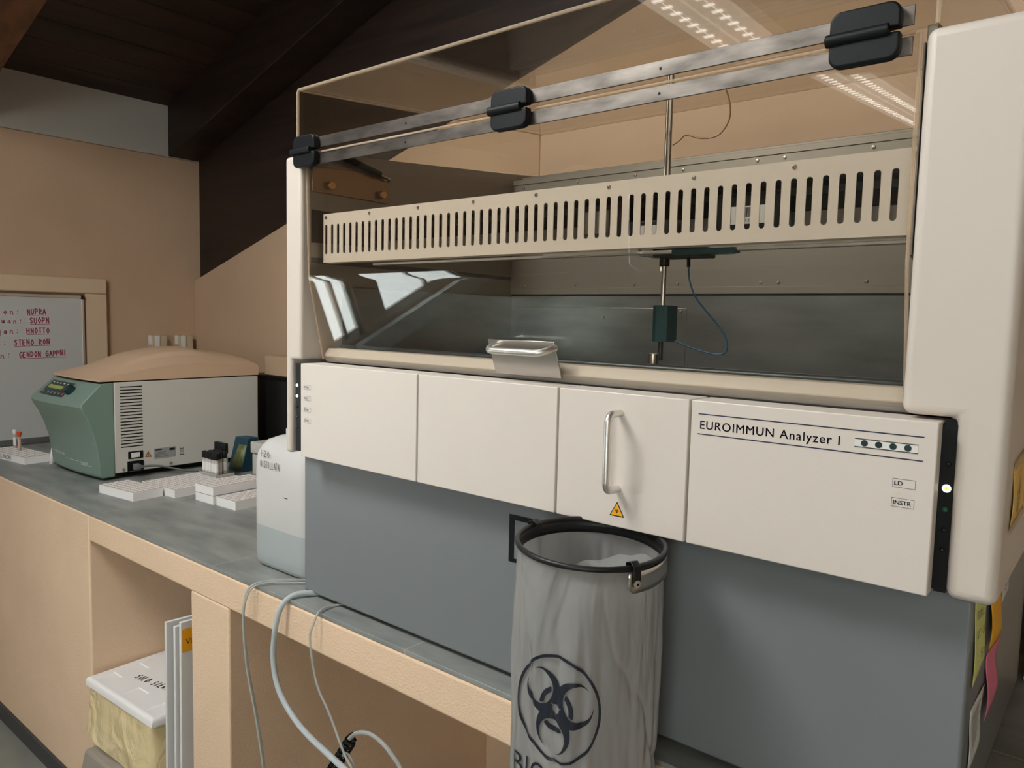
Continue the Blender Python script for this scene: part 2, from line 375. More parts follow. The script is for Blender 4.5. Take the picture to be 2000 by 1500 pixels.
# back wall: sloping top edge under the gable board
def wt(x): return 1.808 + .301 * (x + 4.11)
m = MB().hexa([(LX, BY, FZ), (3.0, BY, FZ), (3.0, BY, min(wt(3.0), 3.9)), (LX, BY, wt(LX))], [(LX, BY + .3, FZ), (3.0, BY + .3, FZ), (3.0, BY + .3, min(wt(3.0), 3.9)), (LX, BY + .3, wt(LX))])
struct('wall_back', m, 'peach_smooth', bevel=.004)
struct('wall_right', MB().box(3.0, 3.2, -5, 2.5, FZ, 5.2), 'peach_smooth')
m = MB().box(LX, 3.0, -5.2, -5, FZ, .7).box(LX, 3.0, -5.2, -5, 2.6, 5.2).box(LX, .7, -5.2, -5, .7, 2.6).box(2.6, 3.0, -5.2, -5, .7, 2.6)
struct('wall_rear', m, 'white_wall')
m = MB().box(.7, .76, -5.12, -5.06, .7, 2.6).box(2.54, 2.6, -5.12, -5.06, .7, 2.6).box(.7, 2.6, -5.12, -5.06, .7, .77).box(.7, 2.6, -5.12, -5.06, 2.53, 2.6).box(1.62, 1.68, -5.12, -5.06, .7, 2.6)
w = struct('window_3', m, 'white'); obj('pane', MB().box(.73, 2.57, -5.094, -5.09, .73, 2.57), 'acrylic', w)  # unseen window, added to give the rear fill light a place
struct('floor', MB().box(LX - .1, 3.1, -5.1, 2.5, FZ - .05, FZ), 'floor')
struct('wall_pier', MB().box(-.127, 1.4, 1.712, BY, .9165, 1.47), 'peach_trim', bevel=.004)
# ceiling of planks, with the opening of the skylight
def slope(m, x0, x1, y0, y1, off, t):
    return m.hexa([(x0, y0, cz(x0) + off), (x1, y0, cz(x1) + off), (x1, y0, cz(x1) + off + t), (x0, y0, cz(x0) + off + t)], [(x0, y1, cz(x0) + off), (x1, y1, cz(x1) + off), (x1, y1, cz(x1) + off + t), (x0, y1, cz(x0) + off + t)])
m = MB(); pw = .155; x = LX - .02
while x < 3.1:
    xe = x + pw - .004
    if xe > -2.3 and x < -1.2: slope(m, x, xe, -5, -1.05, 0, .03); slope(m, x, xe, .05, 2.3, 0, .03)
    else: slope(m, x, xe, -5, 2.3, 0, .03)
    x += pw
struct('ceiling', m, 'plank', bevel=.003)
struct('trim_roof_deck', slope(slope(slope(slope(MB(), LX - .25, -2.36, -5, 2.5, .031, .05), -1.14, 3.1, -5, 2.5, .031, .05), -2.36, -1.14, -5, -1.05, .031, .05), -2.36, -1.14, .05, 2.5, .031, .05), 'wood')
m = MB(); slope(m, -2.36, -2.3, -1.05, .05, .0, .14); slope(m, -1.2, -1.14, -1.05, .05, .0, .14); slope(m, -2.3, -1.2, -1.11, -1.05, 0, .14); slope(m, -2.3, -1.2, .05, .11, 0, .14)
w = struct('window_4', m, 'wood'); obj('pane', slope(MB(), -2.3, -1.2, -1.05, .05, .12, .005), 'acrylic', w)
# rafters
def rafter(y0, y1, h, x0=LX, x1=3.0):
    return MB().hexa([(x0, y0, cz(x0) - h), (x1, y0, cz(x1) - h), (x1, y0, cz(x1) + .01), (x0, y0, cz(x0) + .01)], [(x0, y1, cz(x0) - h), (x1, y1, cz(x1) - h), (x1, y1, cz(x1) + .01), (x0, y1, cz(x0) + .01)])
struct('trim_1', rafter(2.085, 2.262, .275), 'wood', bevel=.004)
m = MB().hexa([(LX, 2.264, 1.6), (3.0, 2.264, 3.7), (3.0, 2.264, cz(3) + .05), (LX, 2.264, cz(LX) + .05)], [(LX, 2.5, 1.6), (3.0, 2.5, 3.7), (3.0, 2.5, cz(3) + .05), (LX, 2.5, cz(LX) + .05)])
struct('trim_2', m, 'wood')
struct('trim_3', rafter(.975, 1.148, .275), 'wood_red', bevel=.004)
struct('trim_4', rafter(-1.35, -1.18, .275), 'wood_red', bevel=.004)
struct('trim_5', rafter(-3.3, -3.12, .275), 'wood_red', bevel=.004)
# raised plaster surround on the left wall around the whiteboard
m = MB().box(LX, LX + .035, -.4, 1.728, 1.668, 1.75).box(LX, LX + .035, 1.62, 1.728, .90, 1.668)
struct('trim_6', m, 'peach_trim', bevel=.006)

# ---------------------------------------------------------------- masonry counter and worktop
CY = 1.012
ct = thing('masonry_counter', (-2, 1.6, FZ), 'peach plastered masonry counter with open niches under the grey worktop', 'counter')
m = MB().box(LX + .001, -2.656, CY, 2.224, FZ, .906).box(-1.973, -1.777, CY, 2.224, FZ, .822).box(-.35, 1.4, CY, 2.224, FZ, .822)
m.box(-2.656, -1.973, 2.05, 2.224, FZ, .822).box(-1.777, -.35, 2.042, 2.224, FZ, .822).box(-2.656, 1.4, CY, 2.224, .8195, .906)
obj('plaster_body', m, 'peach', ct, bevel=.006, seg=3)
obj('skirting', MB().box(LX, -2.66, CY - .012, CY - .0005, FZ, FZ + .064).box(-1.97, -1.78, CY - .012, CY - .0005, FZ, FZ + .064), 'black_skirt', ct)
m = MB(); xs = [LX, -4.132, -3.375, -2.618, -1.861, -1.104, -.347, .41, 1.4]
m.box(LX, 1.4, CY + .001, 2.224, .9065, .916)
wk = solo('worktop', m, 'tile', 'grey stone-look tiled worktop running along the wall over the niches', 'worktop', bevel=.0012)

# ---------------------------------------------------------------- ceiling lamps (behind the camera's side, mirrored in the acrylic)
MT['diffuser'] = emission('prismatic_diffuser', (240, 236, 226), 1.5)
MT['glint'] = emission('bright_louvre', (255, 252, 246), 7)
def lamp(x, y0, y1, z, label):
    t = thing('ceiling_lamp', (x, (y0 + y1) / 2, z), label, 'lamp', 'long ceiling lamps')
    obj('housing', MB().box(x - .13, x + .13, y0, y1, z, z + .05).box(x - .01, x + .01, y0 + .3, y0 + .31, z + .05, cz(x)).box(x - .01, x + .01, y1 - .31, y1 - .3, z + .05, cz(x)), 'white', t)
    m = MB().box(x - .125, x - .008, y0 + .02, y1 - .02, z - .012, z).box(x + .008, x + .125, y0 + .02, y1 - .02, z - .012, z)
    obj('diffuser', m, 'diffuser', t)
    m = MB(); n = int((y1 - y0) / .07)
    for i in range(n):
        for s_ in (-.07, .062):
            yy = y0 + .05 + i * .07; m.box(x + s_ - .02, x + s_ + .02, yy, yy + .012, z - .016, z - .0125)
    m.box(x - .0665, x - .0655, y0 + .05, y1 - .05, z - .0135, z - .0125).box(x + .0655, x + .0665, y0 + .05, y1 - .05, z - .0135, z - .0125).box(x - .066, x + .066, y0 + .049, y0 + .0505, z - .0135, z - .0125)
    obj('louvre', m, 'glint', t)
    return t
lamp(-1.352, -4.75, -.15, 2.75, 'long twin-row ceiling lamp hanging left of the camera side')
lamp(1.2, -2.9, -.15, 2.75, 'long twin-row ceiling lamp hanging right of the camera side')

# ---------------------------------------------------------------- the analyzer
A = thing('laboratory_analyzer', (-.82, 1.38, .916), 'large beige and grey bench-top laboratory analyzer under a clear acrylic hood', 'laboratory machine')
b = obj('base_cabinet', MB().box(-1.513, -.135, 1.06, 1.70, .926, 1.27), 'base', A, bevel=.004)
for x in (-1.45, -.2):
    for y in (1.11, 1.64): obj('foot', MB().lathe((x, y, .916), [(.018, 0), (.018, .010)]), 'blackrubber', A)
m = MB().box(-.874, -.800, 1.0585, 1.0602, 1.142, 1.231); rec = obj('cable_recess', m, 'black', b)
obj('recess_plate', MB().box(-.860, -.803, 1.0575, 1.0584, 1.150, 1.222), 'base', rec)
obj('chassis', MB().box(-1.512, -.158, 1.036, 1.70, 1.2705, 1.475), 'black', A)
def zt(y): return 1.945 + .103 * (y - 1.027)
def shell_piece(m, x0, x1, z0, z1=None, y1=1.90):
    # side shell slab, top sloping up towards the back
    a = zt(1.027) if z1 is None else z1; c = zt(y1) if z1 is None else z1
    return m.hexa([(x0, 1.027, z0), (x1, 1.027, z0), (x1, 1.027, a), (x0, 1.027, a)], [(x0, y1, z0), (x1, y1, z0), (x1, y1, c), (x0, y1, c)])
def L_shell(xo, xi, xl):
    # xo outer, xi inner edge above the recess, xl inner edge beside the indicator strip
    m = MB(); y0, y1 = 1.027, 1.90; zr = 1.484; zb = 1.264
    poly = lambda y, top: [(xo, y, zb), (xl, y, zb), (xl, y, zr), (xi, y, zr), (xi, y, top), (xo, y, top)]
    return m.hexa(poly(y0, zt(y0)), poly(y1, zt(y1)))
obj('side_shell', L_shell(-1.539, -1.479, -1.517), 'shell', A, bevel=.0075, seg=4)
sr = obj('side_shell', L_shell(-.108, -.223, -.1615), 'shell', A, bevel=.012, seg=5)
for x in (-.1685,):
    for i, z in enumerate((1.427, 1.397, 1.371, 1.346, 1.321)):
        r = .0052 if i == 1 else .0034
        o = obj('indicator_light', MB().lathe((x, 1.036, z), [(r, 0), (r * .9, -.0016), (r * .5, -.003), (0.0002, -.0034)], 16, 'y'), ('darkglass', 'led_on', 'green_led', 'darkglass', 'darkglass')[i], A)
        if i == 1: obj('led_core', MB().lathe((x + .0005, 1.0325, z + .0004), [(.0024, 0), (.0002, -.0008)], 12, 'y'), 'led_yellow', o)
for i, z in enumerate((1.424, 1.399, 1.374, 1.350, 1.326)):
    r = .0036 if i < 2 else .003
    obj('indicator_light', MB().lathe((-1.506, 1.036, z), [(r, 0), (r * .9, -.0016), (r * .5, -.003), (0.0002, -.0034)], 16, 'y'), 'led_on' if i < 2 else 'darkglass', A)
obj('indicator_strip', MB().box(-.175, -.1618, 1.0355, 1.0362, 1.268, 1.482), 'black', A)
# four front panels
PY = 1.008
pan = []
for i, (x0, x1) in enumerate(((-1.4525, -1.0725), (-1.0685, -.7355), (-.7315, -.4985), (-.4945, -.1765))):
    m = MB().prism([(PY, 1.2672), (1.032, 1.2672), (1.032, 1.4752), (1.071, 1.4755), (1.071, 1.479), (PY, 1.479)], 'x', x0, x1)
    p = obj('front_panel', m, 'panel', A, bevel=.0022, seg=3); pan.append(p)
    # printed marks sit on the panel
U, V = (1, 0, 0), (0, 0, 1); py = PY - .0004
def labelbox(m, x0, x1, z0, z1, txt, bold=False):
    frame2d(m, x0, x1, z0, z1, .0004, py)
    fit_text(m, txt, (x0 + .002, py, z0 + (z1 - z0) * .26), U, V, width=(x1 - x0) * (.78 if len(txt) > 3 else (.36 if len(txt) == 2 else .62)), height=(z1 - z0) * .5)
    if bold: fit_text(m, txt, (x0 + .0023, py, z0 + (z1 - z0) * .27), U, V, width=(x1 - x0) * (.78 if len(txt) > 3 else .36), height=(z1 - z0) * .5)
m = MB()
for t, z in (('PWR', 1.4265), ('RDY', 1.4015), ('ERR', 1.376), ('DWR', 1.351)): labelbox(m, -1.4395, -1.4135, z - .005, z + .005, t)
obj('printed_labels', m, 'ink', pan[0], weld=None)
m = MB()
m.box(-.483, -.191, py, PY, 1.4592, 1.4606).box(-.483, -.191, py, PY, 1.4302, 1.4316)
fit_text(m, 'EUROIMMUN Analyzer I', (-.4798, py, 1.4385), U, V, width=.1925, height=.0125, space=1.12)
fit_text(m, 'EUROIMMUN Analyzer I', (-.4795, py, 1.4387), U, V, width=.1925, height=.0125, space=1.12)
labelbox(m, -.2225, -.197, 1.395, 1.406, 'LD', True); labelbox(m, -.2225, -.197, 1.371, 1.382, 'INSTR', True)
obj('printed_labels', m, 'navy_ink', pan[3], weld=None)
m = MB().box(-.269, -.197, py, PY, 1.4398, 1.4494); em = obj('slide_emblem', m, 'white', pan[3])
MT['dkgreen'] = principled('dark_green_ink', (20, 44, 40), .5)
m = MB().box(-.2692, -.1968, py - .0003, PY, 1.4492, 1.4502).box(-.2692, -.1968, py - .0003, PY, 1.439, 1.440)
for i in range(4): m.lathe((-.2575 + i * .0165, py - .0001, 1.4446), [(.0041, 0), (.0041, -.0003)], 24, 'y')
obj('emblem_dots', m, 'dkgreen', pan[3])
# hazard sticker + handle on the third panel
m = MB(); cx_, zb = -.6135, 1.2845
def tri(m, s, y): return m.quad((cx_ - .0135 * s, y, zb + .0085 * (1 - s)), (cx_ + .0135 * s, y, zb + .0085 * (1 - s)), (cx_, y, zb + .0085 * (1 - s) + .0238 * s))
hz = obj('hazard_sticker', tri(MB(), 1, py), 'ink', pan[2], weld=None)
m = tri(MB(), .8, py - .0002); obj('sticker_field', m, 'yellow', pan[2], weld=None)
vs, fs = iso(lambda x, y: bio(x, y), -27, 27, -24, 31, 70); sc = .0047 / 30
m = MB().add([(cx_ + x * sc, py - .0004, zb + .0086 + y * sc) for x, y in vs], fs); obj('hazard_emblem', m, 'ink', pan[2], weld=None)
def arc(c, r, a0, a1, n, e1, e2):
    return [Vector(c) + r * (math.cos(a0 + (a1 - a0) * i / n) * Vector(e1) + math.sin(a0 + (a1 - a0) * i / n) * Vector(e2)) for i in range(n + 1)]
hx, hy = -.6135, PY - .036
pts = [(hx, PY + .001, 1.448)] + arc((hx, hy + .014, 1.434), .014, PI / 2, PI, 6, (0, 1, 0), (0, 0, 1)) + [(hx, hy, 1.345)] + arc((hx, hy + .014, 1.343), .014, PI, 1.5 * PI, 6, (0, 1, 0), (0, 0, 1)) + [(hx, PY + .001, 1.329)]
obj('handle', MB().tube(pts, .0058, 16), 'alu', pan[2], angle=60)
# rail under the sliding window
rp = [(1.092, 1.4785), (1.0885, 1.4795), (1.0795, 1.4935), (1.0800, 1.4952), (1.094, 1.5115), (1.125, 1.5115), (1.125, 1.4785)]
obj('front_rail', MB().prism(rp, 'x', -1.4655, -.2255), 'shell', A, bevel=.0012)
MT['rubber_grey'] = principled('dark_grey_gasket', (52, 60, 64), .35)
obj('gasket', MB().tube([(-1.46, 1.131, 1.512), (-.232, 1.131, 1.512)], .0075, 12), 'rubber_grey', A)
# inner work chamber
def zs(y): return 1.955 + .055 * (y - 1.31) / .447 * 1.0
def zs(y): return 1.957 + .088 * (y - 1.31)
for nm, xa, xb in (('chamber_wall', -1.4665, -1.4645), ('chamber_wall', -.2275, -.2255)):
    poly = [(1.04, 1.68), (1.128, 1.655), (1.757, 1.655), (1.757, zs(1.757)), (1.04, zs(1.04))]
    cw = obj(nm, MB().prism(poly, 'x', xa, xb), 'sheet', A)
    if xa < -1:
        obj('drive_opening', MB().prism([(1.045, 1.752), (1.045, 1.826), (1.30, 1.822), (1.30, 1.757)], 'x', -1.4645, -1.4635), 'black', cw)
        obj('guide_groove', MB().prism([(1.045, 1.706), (1.045, 1.719), (1.756, 1.714), (1.756, 1.704)], 'x', -1.4645, -1.4638), 'rubber_grey', cw)
        obj('wall_ledge', MB().prism([(1.128, 1.655), (1.128, 1.661), (1.756, 1.661), (1.756, 1.655)], 'x', -1.4645, -1.4575), 'sheet', cw)
m = MB().box(-1.4595, -1.4575, 1.128, 1.757, 1.32, 1.657).box(-.2345, -.2325, 1.128, 1.757, 1.32, 1.657).box(-1.4575, -.2345, 1.128, 1.757, 1.318, 1.322)
m.box(-1.4595, -.2325, 1.7525, 1.757, 1.32, 1.661)
tub = obj('wash_basin', m, 'tub', A)
obj('basin_gap', MB().box(-1.4575, -.2345, 1.7515, 1.7545, 1.6575, 1.6625), 'black', tub)
obj('access_plate', MB().box(-1.437, -.884, 1.7505, 1.7522, 1.40, 1.626), 'tub', tub, bevel=.001)
for x, z in ((-.90, 1.617), (-.90, 1.47), (-1.40, 1.58), (-1.13, 1.60)): obj('screw', MB().lathe((x, 1.7503, z), [(.004, 0), (.003, -.002), (.0002, -.0024)], 10, 'y'), 'steel', tub)
m = MB().box(-1.4645, -.2275, 1.757, 1.759, 1.661, 1.996).box(-1.4645, -.2275, 1.7545, 1.757, 1.661, 1.6795).box(-1.4645, -.2275, 1.7545, 1.757, 1.9815, 1.996)
rw = obj('rear_wall', m, 'sheet', A, bevel=.0006)
for x in (-1.425, -1.234, -1.05, -.913, -.722, -.658, -.468, -.31): obj('screw', MB().lathe((x, 1.7568, 1.972), [(.0042, 0), (.0034, -.0022), (.0016, -.0024), (.0012, -.0012)], 12, 'y'), 'steel', rw)
for x in (-1.41, -1.232, -1.042, -.916, -.70, -.658, -.466, -.30): obj('screw', MB().lathe((x, 1.7568, 1.688), [(.0042, 0), (.0034, -.0022), (.0016, -.0024), (.0012, -.0012)], 12, 'y'), 'steel', rw)
# frame under the hood
m = MB()
for xa, xb in ((-1.4795, -1.4675), (-.2245, -.2125)):
    m.hexa([(xa, 1.04, zs(1.04)), (xb, 1.04, zs(1.04)), (xb, 1.04, zs(1.04) + .020), (xa, 1.04, zs(1.04) + .020)], [(xa, 1.85, zs(1.85)), (xb, 1.85, zs(1.85)), (xb, 1.85, zs(1.85) + .020), (xa, 1.85, zs(1.85) + .020)])
m.box(-1.4675, -.2245, 1.80, 1.815, 1.992, 2.012).box(-1.4675, -.2245, 1.759, 1.80, 1.991, 1.9935)
obj('hood_frame', m, 'sheet', A, bevel=.001)
obj('rear_cover', MB().hexa([(-1.52, 1.70, 1.28), (-.13, 1.70, 1.28), (-.13, 1.70, 1.62), (-1.52, 1.70, 1.62)], [(-1.52, 1.89, 1.28), (-.13, 1.89, 1.28), (-.13, 1.89, 1.98), (-1.52, 1.89, 1.98)]) if False else MB().box(-1.516, -.226, 1.86, 1.898, 1.27, 1.99), 'shell', A)
# gas strut and its plate
pl = obj('strut_plate', MB().prism([(1.045, 1.866), (1.045, 1.921), (1.268, 1.936), (1.268, 1.866)], 'x', -1.464, -1.460), 'bronze', A, bevel=.001)
for y, z in ((1.09, 1.884), (1.243, 1.884)):
    obj('knob', MB().lathe((-1.460, y, z), [(.006, 0), (.006, .006), (.0095, .007), (.0095, .013), (.0085, .014)], 20, 'x'), 'brass', pl)
g = obj('gas_strut', MB().tube([(-1.45, 1.085, 1.962), (-1.45, 1.232, 1.930)], .0085, 16), 'black', A)
obj('strut_rod', MB().tube([(-1.45, 1.232, 1.930), (-1.45, 1.262, 1.9235), (-1.459, 1.268, 1.922)], .004, 12), 'steel', g)
# slotted gantry cover
gx0, gx1, gz0, gz1, gy = -1.4535, -.2300, 1.7075, 1.8170, 1.070
m = MB(); pitch = .02157; xs0 = -1.443; hw = .0043; za, zb_ = 1.7265, 1.7930
n = 56; prev = gx0
zl = [gz0, za, za + hw, zb_ - hw, zb_, gz1]
def cap(x0, x1):
    m.quad((x0, gy, gz1), (x1, gy, gz1), (x1, 1.093, gz1 + .0012), (x0, 1.093, gz1 + .0012)); m.quad((x1, gy, gz0), (x0, gy, gz0), (x0, 1.09, gz0 - .001), (x1, 1.09, gz0 - .001))
def colq(x0, x1):
    for a, b_ in zip(zl[:-1], zl[1:]): m.quad((x0, gy, a), (x1, gy, a), (x1, gy, b_), (x0, gy, b_))
    cap(x0, x1)
for k in range(n):
    c = xs0 + pitch * k; colq(prev, c - hw); prev = c + hw
    for sx2 in (c - hw, c + hw): m.quad((sx2, gy, za + hw), (sx2, gy, zb_ - hw), (sx2, gy + .0015, zb_ - hw), (sx2, gy + .0015, za + hw))
    N = 8; ts = [PI - PI * j / N for j in range(N + 1)]; xs_ = [c + hw * math.cos(a) for a in ts]; us = [hw * math.sin(a) for a in ts]
    for j in range(N):
        xa, xb, ua, ub = xs_[j], xs_[j + 1], us[j], us[j + 1]
        def qd(*P):
            Q_ = []
            for q_ in P:
                if not Q_ or (Vector(q_) - Vector(Q_[-1])).length > 1e-7: Q_.append(q_)
            if (Vector(Q_[0]) - Vector(Q_[-1])).length < 1e-7: Q_.pop()
            if len(Q_) > 2: m.quad(*Q_)
        qd((xa, gy, zb_ - hw + ua), (xb, gy, zb_ - hw + ub), (xb, gy, zb_), (xa, gy, zb_)); qd((xa, gy, zb_), (xb, gy, zb_), (xb, gy, gz1), (xa, gy, gz1))
        m.quad((xb, gy, zb_ - hw + ub), (xa, gy, zb_ - hw + ua), (xa, gy + .0015, zb_ - hw + ua), (xb, gy + .0015, zb_ - hw + ub)); m.quad((xa, gy, za + hw - ua), (xb, gy, za + hw - ub), (xb, gy + .0015, za + hw - ub), (xa, gy + .0015, za + hw - ua))
        qd((xa, gy, za), (xb, gy, za), (xb, gy, za + hw - ub), (xa, gy, za + hw - ua)); qd((xa, gy, gz0), (xb, gy, gz0), (xb, gy, za), (xa, gy, za)); cap(xa, xb)
colq(prev, gx1)
gc = obj('slotted_cover', m, 'shell', A, flat=True, weld=None)
for k in range(9):
    obj('screw', MB().lathe((-1.443 + .1509 * k, gy, 1.8085), [(.0036, 0), (.0036, -.0008), (.0026, -.0022), (.0012, -.0024), (.0009, -.001)], 14, 'y'), 'steel', gc)
# gantry beam, drives and probe carriage behind the cover
obj('gantry_beam', MB().box(-1.42, -.231, 1.135, 1.175, 1.757, 1.808), 'black', A, bevel=.002)
gb = obj('gantry_rail', MB().box(-1.30, -.231, 1.128, 1.17, 1.716, 1.7555).box(-1.42, -.231, 1.105, 1.130, 1.798, 1.803), 'steel', A, bevel=.001)
obj('belt', MB().box(-1.42, -.231, 1.124, 1.1275, 1.779, 1.789), 'rubber_grey', A)
obj('guide_bar', MB().box(-1.31, -.231, 1.095, 1.112, 1.700, 1.7045).box(-.835, -.64, 1.088, 1.10, 1.7010, 1.7068), 'alu', A, bevel=.0006)
MT['teal'] = principled('dark_teal_plastic', (16, 62, 66), .4)
obj('cable_chain', MB().box(-.58, -.475, 1.088, 1.108, 1.6965, 1.7045), 'teal', A, bevel=.001)
mo = obj('drive_module', MB().box(-.52, -.405, 1.088, 1.122, 1.722, 1.780), 'black', A, bevel=.002)
m = MB().box(-.497, -.425, 1.087, 1.0885, 1.737, 1.763); lb = obj('module_label', m, 'white', mo)
m = MB(); r_ = random.Random(4); x = -.47
while x < -.440: w_ = r_.choice((.0005, .0009, .0014)); m.box(x, x + w_, 1.0864, 1.087, 1.747, 1.761); x += w_ + r_.choice((.0006, .001))
fit_text(m, '0012764', (-.47, 1.0866, 1.740), U, V, width=.028, height=.004); m.box(-.492, -.4865, 1.0866, 1.087, 1.742, 1.755).box(-.4845, -.4835, 1.0866, 1.087, 1.742, 1.755)
obj('barcode', m, 'ink', mo)
mo = obj('drive_module', MB().box(-.66, -.585, 1.086, 1.12, 1.722, 1.752).box(-.69, -.665, 1.09, 1.12, 1.73, 1.79), 'blackrubber', A, bevel=.002)
obj('module_label', MB().box(-.648, -.598, 1.085, 1.0865, 1.728, 1.744), 'white', mo)
obj('valve_block', MB().box(-.75, -.70, 1.09, 1.122, 1.735, 1.775), 'sheet', A, bevel=.002)
def Q(x, z, s=.93, y=1.209): return (x * s, y, 1.59 + (z - 1.59) * s)
k = .93
pb = obj('probe_rod', MB().tube([(-.657, 1.209, 1.62), (-.657, 1.209, 1.70), (-.657, 1.209, 2.028)], .0042, 14).tube([(-.665, 1.212, 1.68), (-.665, 1.212, 2.024)], .0022, 8), 'steel', A)
obj('rod_cap', MB().lathe((-.655, 1.209, 2.022), [(.012, 0), (.014, .004), (.014, .010), (.008, .013)], 16), 'black', pb)
cg = obj('probe_carriage', MB().box(-.657 + .0, -.573, 1.165, 1.235, 1.7015, 1.7185).lathe((-.657, 1.209, 1.688), [(.009, 0), (.009, .016)], 16), 'blackrubber', A, bevel=.002)
obj('carriage_plate', MB().box(-.688, -.645, 1.17, 1.23, 1.7045, 1.7165), 'alu', cg, bevel=.001); obj('carriage_arm', MB().box(-.573, -.53, 1.18, 1.22, 1.706, 1.714), 'alu', cg, bevel=.001)
obj('probe_body', MB().prism([(-.671, 1.20), (-.659, 1.188), (-.637, 1.190), (-.634, 1.222), (-.671, 1.222)], 'z', 1.5555, 1.6195), 'teal', A, bevel=.001)
obj('probe_tip', MB().lathe((-.657, 1.207, 1.522), [(.0045, 0), (.0045, .034)], 14), 'blackrubber', A)
obj('wash_cup', MB().lathe((-.664, 1.195, 1.513), [(.0095, 0), (.0095, .021), (.008, .0215)], 20), 'steel', A)
MT['blue_wire'] = principled('blue_cable_sheath', (22, 84, 124), .45)
pts = [Q(-.657, 1.709), Q(-.656, 1.69), Q(-.653, 1.668), Q(-.641, 1.64), Q(-.622, 1.617), Q(-.598, 1.592), Q(-.580, 1.570), Q(-.574, 1.552), Q(-.577, 1.538), Q(-.593, 1.534), Q(-.62, 1.538), Q(-.65, 1.546), Q(-.679, 1.556)]
def smooth(P, n=6):
    P = [Vector(p) for p in P]; out = []
    for i in range(len(P) - 1):
        a, b_, c, d = P[max(i - 1, 0)], P[i], P[i + 1], P[min(i + 2, len(P) - 1)]
        for j in range(n):
            t = j / n; out.append(.5 * ((2 * b_) + (-a + c) * t + (2 * a - 5 * b_ + 4 * c - d) * t * t + (-a + 3 * b_ - 3 * c + d) * t ** 3))
    return out + [P[-1]]
obj('probe_cable', MB().tube(smooth(pts), .0016, 8), 'blue_wire', A)
obj('cable_gland', MB().tube([Q(-.657, 1.712), Q(-.656, 1.693)], .0032, 10), 'black', A)
pts = [(-.640, 1.215, 1.905), (-.628, 1.215, 1.912), (-.60, 1.215, 1.903), (-.57, 1.215, 1.904), (-.552, 1.215, 1.925), (-.552, 1.215, 1.955), (-.565, 1.215, 1.99)]
MT['tan_wire'] = principled('thin_tan_tubing', (150, 112, 82), .4)
obj('sample_tubing', MB().tube(smooth([(-.652, 1.212, 1.897)] + pts[:1] + pts[1:]), .0014, 8), 'tan_wire', A)
# sliding window of clear acrylic: upright pane bending inwards at the bottom
def pane_profile(off):
    P = [(1.0285, 1.9425), (1.0355, 1.682)]
    for i in range(1, 7):
        t = i / 7; a = .0269 * (1 - t) + .212 * t + 0; P.append((P[-1][0] + .0036 * math.sin(a * 1.25), P[-1][1] - .0036 * math.cos(a)))
    P.append((1.0755, 1.4868)); return [(y + off, z) for y, z in P]
f_, b2 = pane_profile(0), pane_profile(.0045)
wd = obj('sliding_window', MB().prism(f_ + b2[::-1], 'x', -1.4625, -.2295), 'acrylic', A, angle=22)
for x in (-1.4625, -.2295): obj('window_edge', MB().tube([(x, y + .0022, z) for y, z in f_], .0024, 8), 'acredge', wd)
# metal strips along the hinge line
for z0, z1, yy in ((1.952, 1.9755, 1.0245), (1.9165, 1.9385, 1.0235)):
    s = obj('hinge_strip', MB().box(-1.432, -.236, yy, yy + .003, z0, z1), 'strip', A, bevel=.0006)
    for x in (-1.13, -.576): obj('rivet_hole', MB().lathe((x, yy - .0001, (z0 + z1) / 2), [(.0022, .0005), (.0022, -.0003)], 12, 'y'), 'black', s)
obj('hinge_bead', MB().tube([(-1.44, 1.0275, 1.9435), (-.235, 1.0275, 1.9435)], .0022, 8), 'acredge', A)
for cx, w_ in ((-1.4435, .078), (-.857, .080), (-.2885, .082)):
    m = MB(); h2 = w_ / 2
    def lobe(z0, z1, up):
        n = 6; r = .014; P = []
        if up: P = [(cx - h2, z0), (cx + h2, z0)] + [(cx + h2 - r + r * math.cos(a), z1 - r + r * math.sin(a)) for a in [PI / 2 * i / n for i in range(n + 1)]] + [(cx - h2 + r + r * math.cos(a), z1 - r + r * math.sin(a)) for a in [PI / 2 + PI / 2 * i / n for i in range(n + 1)]]
        else: P = [(cx + h2, z1), (cx - h2, z1)] + [(cx - h2 + r + r * math.cos(a), z0 + r + r * math.sin(a)) for a in [PI + PI / 2 * i / n for i in range(n + 1)]] + [(cx + h2 - r + r * math.cos(a), z0 + r + r * math.sin(a)) for a in [1.5 * PI + PI / 2 * i / n for i in range(n + 1)]]
        return P
    hg = obj('hinge', MB().prism(lobe(1.9485, 1.980, True), 'y', 1.008, 1.0245), 'hinge', A, bevel=.003, seg=3)
    obj('hinge_leaf', MB().prism(lobe(1.912, 1.9435, False), 'y', 1.008, 1.0235), 'hinge', hg, bevel=.003, seg=3)
    obj('hinge_barrel', MB().tube([(cx - h2 - .004, 1.0095, 1.9465), (cx - .012, 1.0095, 1.9465), (cx - .0119, 1.0095, 1.9465), (cx + h2 - .012, 1.0095, 1.9465)], .0078, 20), 'hinge', hg, bevel=.001)
